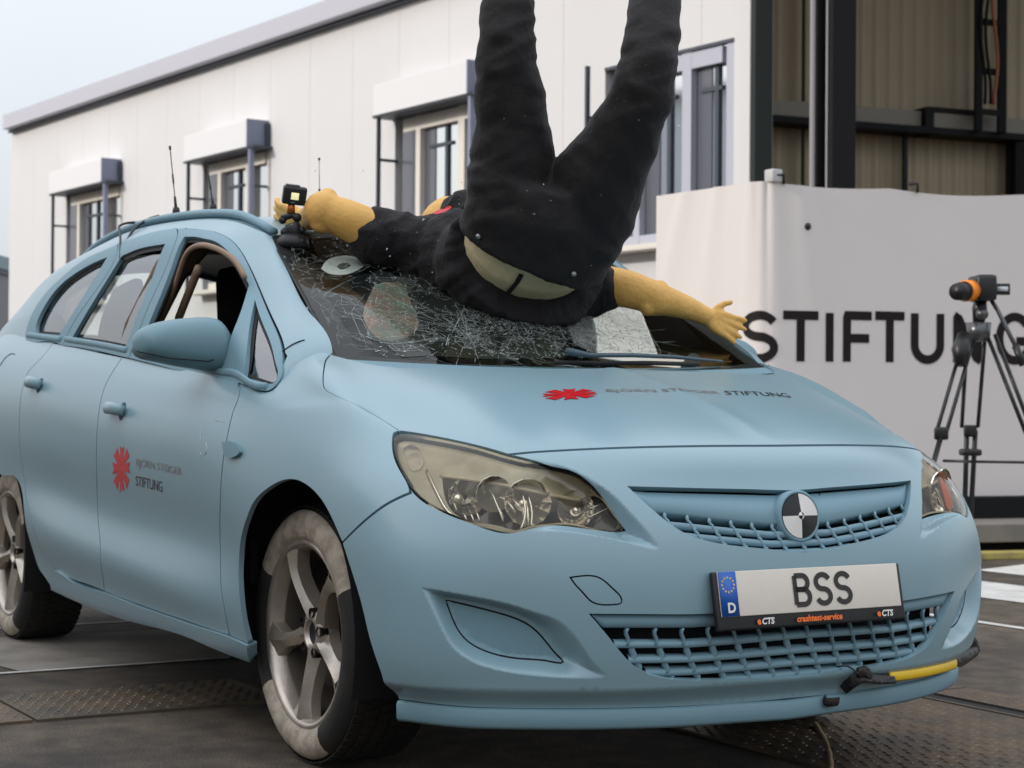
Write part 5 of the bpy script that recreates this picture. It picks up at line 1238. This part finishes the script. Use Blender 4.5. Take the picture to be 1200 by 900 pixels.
for x0, x1 in ((-2.6, -1.35), (-1.345, -.10), (-.095, 1.15), (1.155, 2.4)): tread(x0, x1, .30, 1.262) if x0 > -1 else None
for x0, x1 in ((-1.345, -.10), (-.095, 1.15), (1.155, 2.4)): tread(x0, x1, 1.362, 1.535)
m_slot = mat('slot_black', (.008, .008, .008), .6)
sheetxy('rail_slot', [(-6, 1.275), (6, 1.275), (6, 1.35), (-6, 1.35)], .005, m_slot)
b = bmesh.new()
for y in (1.268, 1.357): box(b, (0, y, .006), (12, .010, .012), bev=.002)
o = obj('slot_rail', b, mat('slot_steel', (.20, .17, .14), .4, metal=.8)); o['kind'] = 'structure'
# frayed rope and raised dust under the bumper
rp = [at(u, v, z=max(0.006, .006+.10*((850-v)/20) if v < 850 else .006)) for u, v in ((955, 848), (966, 866), (972, 884), (974, 905), (970, 930))]
b = bmesh.new(); L = smooth_path(rp, .006); tube(b, [Vector(p)+Vector((.001*math.sin(i*1.3), .001*math.cos(i*1.3), 0)) for i, p in enumerate(L)], [.0065+.0012*math.sin(i*1.6) for i in range(len(L))], 7)
o = obj('rope', b, mat('rope_hemp', (.42, .31, .17), .9, bump=(300, .6))); tag(o, 'frayed tan rope hanging below the bumper onto the tread plates', 'rope')

# ------------------------------------------------------------------ white office building
TH = R_(184.4); FT = np.array([math.cos(TH), math.sin(TH), 0]); FN = np.array([math.sin(TH)*-1*-1, -math.cos(TH)*-1*-1, 0]); FN = np.array([.07671903, -.99705275, 0])
FP = np.array([-14.8176932, 6.28089022, 0])
bl = empty('office_building', tuple(FP)); bl.rotation_euler = (0, 0, math.atan2(-FT[1], -FT[0]))        # local x runs to the right along the facade, local -y faces us
tag(bl, 'long low white panelled building with roller shutter boxes over its windows', 'building')
m_fac = mat('facade_panel', (.64, .635, .645), .55, noise=(1.2, .25, (.585, .58, .60))); m_fas = mat('roof_flashing', (.46, .46, .52), .5); m_box = mat('shutter_box_white', (.70, .70, .715), .5)
m_blue = mat('blue_grey_metal', (.22, .24, .33), .5); m_frame = mat('window_frame_cream', (.70, .66, .60), .5); m_win = mat('window_pane_glass', (.72, .74, .76), .05, metal=1.); m_wdk = mat('window_dark_strip', (.10, .105, .13), .35, coat=.6); m_navy = mat('dark_guide', (.05, .06, .08), .5)
WINS = [(-8.43, -6.30), (-3.67, -1.78), (1.13, 3.05), (4.85, 6.62)]; ZB, ZT = 2.3, 3.97
xs = np.arange(-10.8, 6.82, 1.0)
for a in list(xs):
    c = min(a+1.0, 6.82); 
    if c-a < .2: continue
    b = bmesh.new(); cuts = sorted([a+.0018, c-.0018]+[w_ for W in WINS for w_ in W if a+.0018 < w_ < c-.0018])
    for p, q in zip(cuts, cuts[1:]):
        mid = (p+q)/2
        if any(W[0] < mid < W[1] for W in WINS):
            box(b, (mid, .06, (ZT+5.22)/2), (q-p, .12, 5.22-ZT)); b2 = bmesh.new(); box(b2, (mid, .06, ZB/2), (q-p, .12, ZB)); obj('facade_panel', b2, m_fac, bl, smooth=False)
        else: box(b, (mid, .06, 2.61), (q-p, .12, 5.22))
    obj('facade_panel', b, m_fac, bl, smooth=False)
b = bmesh.new(); box(b, (-3.9, .75, 2.6), (13.6, 1.0, 5.1)); obj('building_core', b, mat('core_dark', (.10, .10, .11), .8), bl, smooth=False)
b = bmesh.new(); box(b, (-10.85, .65, 2.65), (.1, 1.3, 5.2)); obj('end_wall', b, m_fac, bl, smooth=False)
b = bmesh.new(); box(b, (-1.93, .55, 5.335), (17.55, 1.5, .235), bev=.01); obj('roof_edge', b, m_fas, bl, smooth=False)
b = bmesh.new(); box(b, (-2.0, -.02, 5.20), (17.6, .12, .035)); obj('drip_edge', b, m_navy, bl, smooth=False)
for wi, (a, c) in enumerate(WINS):
    wn = empty('window', ((a+c)/2, 0, 0), 0, bl); W = c-a; h = ZT-ZB; zc = (ZT+ZB)/2
    flush = wi == 3                                    # the fourth window has no box, only a dark reveal
    if not flush:
        b = bmesh.new(); box(b, (-.035, -.13, 4.135), (W-.07, .30, .33), bev=.006); obj('shutter_box', b, m_box, wn, smooth=False)
        b = bmesh.new(); box(b, (W/2-.062, -.14, 4.135), (.02, .318, .338)); obj('box_end_cap', b, m_blue, wn, smooth=False)
        b = bmesh.new(); box(b, (W/2-.03, -.02, 4.13), (.045, .07, .27)); obj('box_bracket', b, m_navy, wn, smooth=False)
    b = bmesh.new(); box(b, (0, -.13 if not flush else .02, ZT-.005), (W+.1 if not flush else W, .26 if not flush else .06, .03)); obj('box_soffit', b, m_navy, wn, smooth=False)
    for sx in (-1, 1):
        if flush and sx > 0: continue
        b = bmesh.new(); box(b, ((W/2-.09) if sx > 0 else -(W/2-.02), -.22, zc), ((.05, .06, h) if sx > 0 else (.03, .04, h))); obj('guide_rail', b, m_blue if sx > 0 else m_navy, wn, smooth=False)
        b = bmesh.new(); box(b, ((W/2-.09) if sx > 0 else -(W/2-.02), -.09, 3.5), (.025, .22, .03)); obj('rail_bracket', b, m_navy, wn, smooth=False)
    b = bmesh.new(); box(b, (-W/2+.27, .02, zc), (.26, .02, h)); obj('dark_strip', b, m_wdk, wn, smooth=False)  # shadow of the guide in the reveal, put in as a dark strip
    fr = [(-W/2+.46, .09), (W/2-.62, .12), (W/2-.05, .10)]
    b = bmesh.new()
    for x, w_ in fr: box(b, (x, .05, zc), (w_, .09, h))
    box(b, (0, .05, ZT-.10), (W-.32, .085, .14)); box(b, (0, .05, ZB+.05), (W-.32, .085, .1)); obj('frame', b, m_frame if wi < 3 else mat('lavender_frame', (.44, .45, .52), .5), wn, smooth=False)
    for x, w_ in (((-W/2+.50+W/2-.68)/2, W-1.18-.02), (W/2-.33, .46)):
        b = bmesh.new(); box(b, (x, .085, zc-.03), (w_+.02, .012, h-.2)); obj('pane', b, m_win, wn, smooth=False)
        if w_ > .6 or flush:
            b = bmesh.new(); box(b, (x-w_/2+.10, .076, zc-.03), (.20, .012, h-.22)); obj('dark_strip', b, m_wdk, wn, smooth=False)  # dark strip over the left part of the pane
            b = bmesh.new(); box(b, (x+w_*.1, .070, zc-.03), (.05, .03, h-.22)); obj('glazing_bar', b, m_navy, wn, smooth=False)
            b = bmesh.new(); box(b, (x-w_*.05, .068, 3.6), (w_*.6, .024, .035)); obj('glazing_bar', b, m_navy, wn, smooth=False)
    b = bmesh.new(); box(b, (0, -.06, ZB-.03), (W+.06, .3, .05), bev=.005); obj('sill', b, m_frame, wn, smooth=False)

# ------------------------------------------------------------------ open steel hall on the right
def onfac(u, v, off=0):
    o, d = ray(u, v); s = ((FP+FN*off-o) @ FN)/(d @ FN); return o+s*d
hl = empty('steel_hall', tuple(onfac(885, 471)*[1, 1, 0])); tag(hl, 'open steel hall with dark columns and beige corrugated inner walls', 'hall')
H0 = np.array(hl.location); H0 = np.array([H0[0], H0[1], 0])
m_col = mat('column_black', (.009, .009, .010), .6, spec=.15); m_colg = mat('column_grey_green', (.022, .027, .026), .6, spec=.2); m_cor = mat('beige_corrugated', (.36, .30, .20), .6, noise=(.8, .4, (.29, .24, .16))); m_beam = mat('beam_grey', (.20, .185, .155), .6); m_pale = mat('pale_post', (.48, .47, .46), .5)
HD = R_(82); hd = np.array([math.cos(HD), math.sin(HD), 0]); hn = np.array([math.sin(HD), -math.cos(HD), 0])   # back wall direction and its normal towards us
hc = at(1000, 471, dist=19.0); hc[2] = 0
def onwall(u, v, off=0):
    o, d = ray(u, v); s = ((hc+hn*off-o) @ hn)/(d @ hn); return o+s*d
def wallbox(b, u0, u1, z0, z1, off, th):
    p, q = onwall(u0, 471, off), onwall(u1, 471, off); c = (p+q)/2-H0; c[2] = (z0+z1)/2; L = np.linalg.norm((q-p)[:2])
    box(b, c, (L, th, z1-z0), Matrix.Rotation(HD, 4, 'Z'))
def zat(v, p): return CAM[2]+((p-CAM) @ AX[2])*(471-v)/FPX
# corrugated sheets, one object each
a0 = (onwall(870, 471)-hc) @ hd; a1 = (onwall(1330, 471)-hc) @ hd; pw = 1.0; s0 = a0
while s0 < a1:
    v, f = [], []; n = 24
    for i in range(n+1):
        t = s0+pw*i/n-.0; o_ = .028 if (i % 4) in (1, 2) else 0.; p = hc+hd*t+hn*o_-H0
        v += [(p[0], p[1], 0), (p[0], p[1], 8.2)]
    f = [(2*i, 2*i+2, 2*i+3, 2*i+1) for i in range(n)]; pydata('wall_sheet', v, f, m_cor, hl, smooth=False); s0 += pw
# white edge strip, left column, main column with flanges
def post(name, u, wpx, off, m, z0=0, z1=8.2, th=.3, base=None):
    p = (base or onfac)(u, 471, off); d = (p-CAM) @ AX[2]; c = p-H0; b = bmesh.new(); w_ = wpx*d/FPX
    box(b, (c[0], c[1], (z0+z1)/2), (w_, th, z1-z0), Matrix.Rotation(YAW-math.pi/2, 4, 'Z'), bev=.01); return obj(name, b, m, hl, smooth=False)
post('column', 890, 21, .05, m_colg, th=.25); post('column', 882, 6, .09, m_col, th=.1); post('edge_strip', 901.5, 3, .04, m_pale, th=.05)
post('column', 958, 15, .0, m_col, th=.36); post('column', 982.5, 28, .12, m_col, th=.34); post('flange_edge', 967, 2.4, .20, m_pale, th=.02); post('downpipe', 950, 5, .22, mat('pipe_grey', (.34, .33, .34), .5), th=.08)
b = bmesh.new()
p = onwall(905, 471, .2); zz = zat(115, p)
for u0, u1 in ((860, 1075), (1079, 1340)):
    b = bmesh.new(); wallbox(b, u0, u1, zz-.17, zz, .16, .22); obj('cross_beam', b, m_beam, hl, smooth=False)
b = bmesh.new(); wallbox(b, 860, 1340, zz-.24, zz-.175, .22, .34); obj('beam_flange', b, m_col, hl, smooth=False)
b = bmesh.new(); wallbox(b, 1073, 1083, zz-.24, zz+.03, .20, .30); wallbox(b, 1079, 1145, zz+.005, zz+.05, .2, .2); obj('beam_splice', b, m_col, hl, smooth=False)
for u, w_ in ((1059, 5), (1183, 9), (939, 2.5)):
    p = onwall(u, 471, .14); post('wall_post', u, w_, .14, m_col if u > 1100 else m_colg, 0, zz-.24 if u > 950 else 8.2, .1, onwall)
post('corner_column', 1215, 62, .3, m_col, 0, zz-.24, .3, onwall)
# cable ladder with rungs and hanging cables
for u, w_ in ((1144.5, 9), (1172, 10)): post('ladder_rail', u, w_, .45, m_col, zz-.2, 8.2, .08, onwall)
for v_ in (-40, 20, 78, 126):
    b = bmesh.new(); p = onwall(1144, 471, .45); z_ = zat(v_, p); wallbox(b, 1144, 1172, z_-.03, z_+.03, .45, .05); obj('ladder_rung', b, m_col, hl, smooth=False)
for u, col in ((1152, m_col), (1158, m_col), (1166, mat('orange_cable', (.30, .09, .03), .5))):
    b = bmesh.new(); P_ = []
    for i in range(9):
        v_ = -30+i*19; p = onwall(u+3*math.sin(i*.8+u), v_, .5)-H0; P_.append(p)
    tube(b, smooth_path(P_, .05), .018, 6); obj('hanging_cable', b, col, hl)
# roof and side wall that keep the hall dim
b = bmesh.new(); c = (hc+onfac(1100, 471))/2-H0; box(b, (c[0]-.5, c[1]+3.5, 8.3), (16, 9, .2), Matrix.Rotation(HD, 4, 'Z')); obj('hall_roof', b, m_cor, hl, smooth=False)
p0, p1 = onfac(879, 471, -.2)-H0, onwall(872, 471, 0)-H0; b = bmesh.new(); c = (p0+p1)/2; L = np.linalg.norm((p1-p0)[:2]); box(b, (c[0], c[1], 4.1), (L, .1, 8.2), Matrix.Rotation(math.atan2(p1[1]-p0[1], p1[0]-p0[0]), 4, 'Z')); obj('side_wall', b, m_cor, hl, smooth=False)

# ------------------------------------------------------------------ banner, its base, tripod camera
C_ = at(893, 471, dist=11.0); C_[2] = 0; Lf = at(768, 471, dist=11.9); Lf[2] = 0; Rt_ = at(1300, 471, dist=11.75); Rt_[2] = 0
dl = (Lf-C_)/np.linalg.norm(Lf-C_); dr = (Rt_-C_)/np.linalg.norm(Rt_-C_); LL, LR = np.linalg.norm(Lf-C_), np.linalg.norm(Rt_-C_)
R0 = .08
def bpt(s):
    """Plan position along the banner: s < 0 on the part that turns away to the left, rounded at the corner post."""
    pts = [Lf, C_+dl*R0, C_*.5+(C_+dl*R0)*.25+(C_+dr*R0)*.25, C_+dr*R0, Rt_]
    if s <= -R0: return C_+dl*(-s)
    if s >= R0: return C_+dr*s
    t = (s+R0)/(2*R0); return (C_+dl*R0)*(1-t)**2+C_*2*t*(1-t)+(C_+dr*R0)*t*t
def bn(s): a = bpt(s+.01)-bpt(s-.01); n = np.array([a[1], -a[0], 0]); return n/np.linalg.norm(n)
ban = empty('banner', tuple(C_)); tag(ban, 'large white cloth banner with the black word STIFTUNG', 'banner')
zl, zc_, zr = zat(228, Lf), zat(209, C_), zat(223, at(1200, 471, dist=11.45))
S_ = np.concatenate([np.linspace(-LL, -R0, 40), np.linspace(-R0, R0, 14)[1:-1], np.linspace(R0, LR, 90)]); nz_ = 44; v = []
def bdisp(s, t):
    d = .010*mnoise.noise(Vector((s*1.4, t*.6, 1)))
    for a, wd, am in ((-.10, .05, .035), (.02, .04, -.02), (-.42, .09, .022), (-.75, .10, .02), (.25, .08, .012)):
        d += am*math.exp(-((s-a*(1.0+.9*t))/(wd*(.6+1.5*t)))**2)*math.exp(-t*1.3)
    return d
for s in S_:
    p = bpt(s); n = bn(s); top = zl+(zc_-zl)*(s+LL)/LL if s < 0 else zc_+(zr-zc_)*min(1, s/1.65)-.02*math.sin(min(1, s/.85)*math.pi if s < .85 else (s-.85)/.8*math.pi)
    for j in range(nz_+1):
        t = j/nz_; q = p+n*bdisp(s, t); v.append((q[0]-C_[0], q[1]-C_[1], top+(.31-top)*t))
f = [(i*(nz_+1)+j, i*(nz_+1)+j+1, (i+1)*(nz_+1)+j+1, (i+1)*(nz_+1)+j) for i in range(len(S_)-1) for j in range(nz_)]
pydata('cloth', v, f, mat('banner_cloth', (.66, .61, .585), .62, noise=(1.5, .2, (.61, .555, .53)), sheen=.1), ban)
# letters, following the cloth
m_let = mat('banner_ink', (.014, .011, .011), .7, spec=.2)
def s_of(u):
    lo, hi = -LL, LR
    for _ in range(40):
        mid = (lo+hi)/2; p = bpt(mid)-CAM; x = 600+FPX*(p @ AX[0])/(p @ AX[2])
        if x < u: lo = mid
        else: hi = mid
    return lo
for ch, u0, u1 in (('S', 875, 906), ('T', 916, 957), ('I', 970.5, 970.6), ('F', 991, 1020), ('T', 1024, 1058.5), ('U', 1070.5, 1100.5), ('N', 1120, 1145), ('G', 1170, 1206)):
    sa, sb = s_of(u0), s_of(u1); pz = bpt((sa+sb)/2); z1, z0 = zat(361.5, pz), zat(423, pz); hh = z1-z0; sw = .054
    paths = letter(ch, 1, 1); V, F = [], []
    for P_ in paths:
        Q = smooth_path([(x*(sb-sa), y*(hh-sw)) for x, y in P_], .02, lin=True); vv, ff = strokes([Q], sw); o_ = len(V); V += vv; F += [tuple(i+o_ for i in q) for q in ff]
    W_ = []
    for i_, (x, y) in enumerate(V):
        s = sa+x; z = min(max(z0+sw/2+y, z0), z1); q = bpt(s)+bn(s)*(bdisp(s, (2.25-z)/1.94)+.004)-C_; W_.append((q[0], q[1], z))
    pydata('letter', W_, F, m_let, ban, smooth=False)
# ties at the top edge
for u, v_ in ((915, 209), (1072, 218)):
    s = s_of(u); p = bpt(s)+bn(s)*.01-C_; z_ = zat(v_, bpt(s)); b = bmesh.new(); tube(b, [p+np.array([0, 0, z_+.03])-dr*.06, p+np.array([0, 0, z_+.035]), p+np.array([0, 0, z_-.02])], .010, 6); obj('cable_tie', b, m_black, ban)
s = s_of(944); p = bpt(s)+bn(s)*.012-C_; b = bmesh.new(); lathe(b, [(.0, .0), (.022, .0), (.022, -.01)], 12, 'x', (p[0], p[1], zat(262.5, bpt(s)))); obj('eyelet', b, m_black, ban)
s = s_of(896); p = bpt(s)-C_; b = bmesh.new(); box(b, (p[0], p[1]+.05, zat(203, bpt(s))), (.08, .08, .08), bev=.01); obj('post_cap', b, m_pale, ban)
# base under the banner
bs = empty('stage_base', tuple(C_)); tag(bs, 'low grey platform with a dark gap under its deck, below the white banner', 'platform')
def along(b, off, z0, z1, th):
    a, c = C_+dr*.3, C_+dr*(LR+2.5); n = bn(1.5); m_ = (a+c)/2+n*off-C_; m_[2] = (z0+z1)/2; box(b, m_, (np.linalg.norm(c-a), th, z1-z0), Matrix.Rotation(math.atan2(dr[1], dr[0]), 4, 'Z'), bev=.008)
b = bmesh.new(); along(b, .0, .19, .335, .2); obj('black_skirt', b, m_col, bs, smooth=False)
b = bmesh.new(); along(b, .10, .09, .20, .9); obj('grey_deck', b, mat('deck_grey', (.20, .185, .165), .6, noise=(6, .5, (.13, .12, .10))), bs, smooth=False)
b = bmesh.new(); along(b, .0, .0, .085, .8); obj('dark_gap', b, m_col, bs, smooth=False)  # dark void under the deck, put in as a black box
b = bmesh.new(); along(b, .62, .0, .045, .12); obj('yellow_kerb', b, mat('yellow_kerb_paint', (.45, .36, .10), .7, noise=(9, .7, (.2, .17, .10))), bs, smooth=False)

# tripod
TD = 8.9
def T(u, v, d=TD): return at(u, v, dist=d)
tp = empty('tripod', tuple(T(1146, 690)*[1, 1, 0])); tag(tp, 'tall black video tripod with a mid spreader before the banner', 'tripod'); T0 = np.array(tp.location)
m_trip = mat('tripod_black', (.009, .009, .010), .4); m_grip = mat('tripod_grey', (.10, .10, .105), .3, metal=.6)
def TT(u, v, d=0): return T(u, v, TD+d)-T0
def leg(pts_a, pts_b, d0, d1):
    lg_ = empty('leg', (0, 0, 0), 0, tp)
    for P_ in (pts_a, pts_b):
        b = bmesh.new(); tube(b, [TT(*P_[0], d0), TT(*P_[1], d1)], .010, 8); obj('leg_tube', b, m_trip if P_ is pts_a else m_trip, lg_)
    return lg_
leg([(1129, 398), (1097, 508)], [(1141, 398), (1108, 510)], -.02, -.40); leg([(1158, 396), (1205, 515)], [(1166, 392), (1215, 520)], -.02, -.2); leg([(1132, 420), (1127, 500)], [(1154, 400), (1146, 500)], .05, .35)
for (u, v, d) in ((1103, 508, -.40), (1137, 505, .35), (1211, 520, -.2)):
    b = bmesh.new(); q = TT(u, v, d); box(b, q, (.035, .065, .06), Matrix.Rotation(YAW, 4, 'Z'), bev=.012); obj('leg_clamp', b, m_trip, tp)
for pts, d0, d1 in (([(1103, 510), (1078, 600), (1052, 690)], -.40, -.72), ([(1211, 520), (1245, 610), (1275, 700)], -.2, -.45), ([(1133, 505), (1131, 580), (1129, 660)], .35, .60), ([(1143, 505), (1139, 580), (1135, 660)], .35, .60)):
    n = len(pts); b = bmesh.new(); tube(b, [TT(u, v, d0+(d1-d0)*i/(n-1)) for i, (u, v) in enumerate(pts)], .013, 8); obj('lower_leg', b, m_trip, tp)
b = bmesh.new(); tube(b, [TT(1106, 540, -.4), TT(1138, 541, .3)], .007, 6); tube(b, [TT(1138, 541, .3), TT(1215, 542, -.25)], .007, 6); obj('spreader', fixn(b), m_trip, tp)
b = bmesh.new(); box(b, TT(1137, 530, .32), (.10, .10, .035), Matrix.Rotation(YAW, 4, 'Z'), bev=.015); obj('spreader_hub', b, m_trip, tp)
b = bmesh.new(); tube(b, [TT(1147, 400), TT(1147, 378)], [.05, .062], 16); obj('tripod_bowl', b, m_grip, tp)
b = bmesh.new(); tube(b, [TT(1147, 378), TT(1148, 362), TT(1149, 352)], [.028, .036, .03], 14); obj('fluid_head', b, m_trip, tp)
b = bmesh.new(); bmesh.ops.create_icosphere(b, subdivisions=3, radius=.030, matrix=Matrix.Translation(Vector(TT(1151, 368, -.05)))); obj('tilt_lock', b, m_grip, tp)
b = bmesh.new(); tube(b, [TT(1162, 352, -.02), TT(1170, 365, -.05), TT(1192, 410, -.15)], .011, 8); obj('pan_handle', b, m_grip, tp)
b = bmesh.new(); tube(b, [TT(1190, 405, -.145), TT(1199, 428, -.17)], .018, 8); obj('handle_grip', b, m_trip, tp)
b = bmesh.new(); tube(b, [TT(1130, 392, -.1), TT(1126, 410, -.14), TT(1127, 428, -.16)], [.03, .045, .03], 10); obj('tripod_pouch', b, m_trip, tp)
vc = empty('video_camera', tuple(T(1147, 338))); tag(vc, 'small video camera with an orange lens ring on the tripod', 'camera'); V0 = np.array(vc.location)
def VV(u, v, d=0): return T(u, v, TD+d)-V0
rotc = Matrix(np.stack([rt_, up_, fw], 1).tolist()).to_4x4()
b = bmesh.new(); box(b, VV(1151, 338), (.10, .125, .20), rotc, bev=.02); obj('camera_body', b, m_trip, vc)
b = bmesh.new(); tube(b, [VV(1132, 341, -.10), VV(1145, 340, -.02)], .046, 20); obj('lens_barrel', b, m_trip, vc)
b = bmesh.new(); tube(b, [VV(1130, 341, -.105), VV(1139, 340.5, -.06)], .051, 24); obj('orange_ring', b, mat('lens_ring_orange', (.85, .25, .02), .4), vc)
b = bmesh.new(); tube(b, [VV(1121, 342, -.17), VV(1130, 341, -.11)], [.040, .047], 20); obj('lens_hood', b, m_trip, vc)
b = bmesh.new(); bmesh.ops.create_icosphere(b, subdivisions=3, radius=.026, matrix=Matrix.Translation(Vector(VV(1128, 342, -.155)))); obj('lens_glass', b, mat('lens_glass_dark', (.10, .08, .06), .08, coat=1), vc)
b = bmesh.new(); box(b, VV(1173, 339), (.085, .055, .02), rotc, bev=.004); obj('fold_out_screen', b, m_trip, vc)
b = bmesh.new(); box(b, VV(1175, 338.5, -.012), (.052, .022, .003), rotc); obj('screen_face', b, mat('screen_pale', (.65, .66, .68), .3), vc)
b = bmesh.new(); box(b, VV(1151, 327), (.07, .03, .14), rotc, bev=.01); obj('carry_grip', b, m_trip, vc)

# low grey shed far left, flying glass splinters
sh = empty('shed', tuple(at(-40, 471, dist=38)*[1, 1, 0])); tag(sh, 'low grey flat-roofed shed at the far left edge', 'shed')
p = np.array(sh.location); zt_ = CAM[2]+38*(471-321)/FPX
b = bmesh.new(); box(b, (0, 0, zt_/2), (1.9, 5, zt_), Matrix.Rotation(YAW-math.pi/2, 4, 'Z')); obj('shed_wall', b, mat('shed_grey', (.20, .20, .21), .7), sh, smooth=False)
b = bmesh.new(); box(b, (0, 0, zt_+.09), (2.0, 5.2, .26), Matrix.Rotation(YAW-math.pi/2, 4, 'Z')); obj('shed_roof', b, mat('shed_teal', (.22, .30, .32), .6), sh, smooth=False)
b = bmesh.new(); box(b, (0, 0, zt_-.09), (1.96, 5.1, .10), Matrix.Rotation(YAW-math.pi/2, 4, 'Z')); obj('shed_gutter', b, m_navy, sh, smooth=False)
v, f = [], []
for k in range(120):
    if k < 90: u, v_, d = rng.uniform(340, 560), rng.uniform(170, 330), rng.uniform(4.7, 5.3)
    else: u, v_, d = rng.uniform(560, 820), rng.uniform(60, 330), rng.uniform(4.3, 4.7)
    p = at(u, v_, dist=d); s = rng.exponential(.0006 if k < 90 else .00035)+.0004; o_ = len(v)
    for j in range(4): v.append(p+rng.normal(0, 1, 3)*s)
    f += [(o_, o_+1, o_+2), (o_, o_+1, o_+3), (o_+1, o_+2, o_+3), (o_, o_+2, o_+3)]
o = pydata('glass_splinters', v, f, mat('splinter', (.75, .78, .78), .15, spec=1), None, smooth=False); tag(o, kind='stuff')

# unseen hall added across the track, behind the camera's left: it shades the car and shows in the car's glass
op = empty('added_hall', (-10, -16.5, 0)); tag(op, 'long pale hall with gates, added out of view to shade the car and show in its side windows', 'hall')
b = bmesh.new(); box(b, (0, -3, 4.55), (52, 6, 9.1)); obj('added_hall_wall', b, mat('added_hall_pale', (.66, .67, .70), .7, noise=(.6, .3, (.58, .585, .60))), op, smooth=False)
b = bmesh.new(); box(b, (0, -3, 9.18), (52.4, 6.4, .18)); obj('added_hall_eaves', b, m_fas, op, smooth=False)
for i_ in range(8):
    b = bmesh.new(); box(b, (-21+i_*6, .03, 4.6), (3.2, .08, 1.8)); obj('added_hall_window', b, m_win, op, smooth=False)
    b = bmesh.new(); box(b, (-21+i_*6, .02, 1.6), (3.4, .06, 3.2)); obj('added_hall_gate', b, m_pale, op, smooth=False)
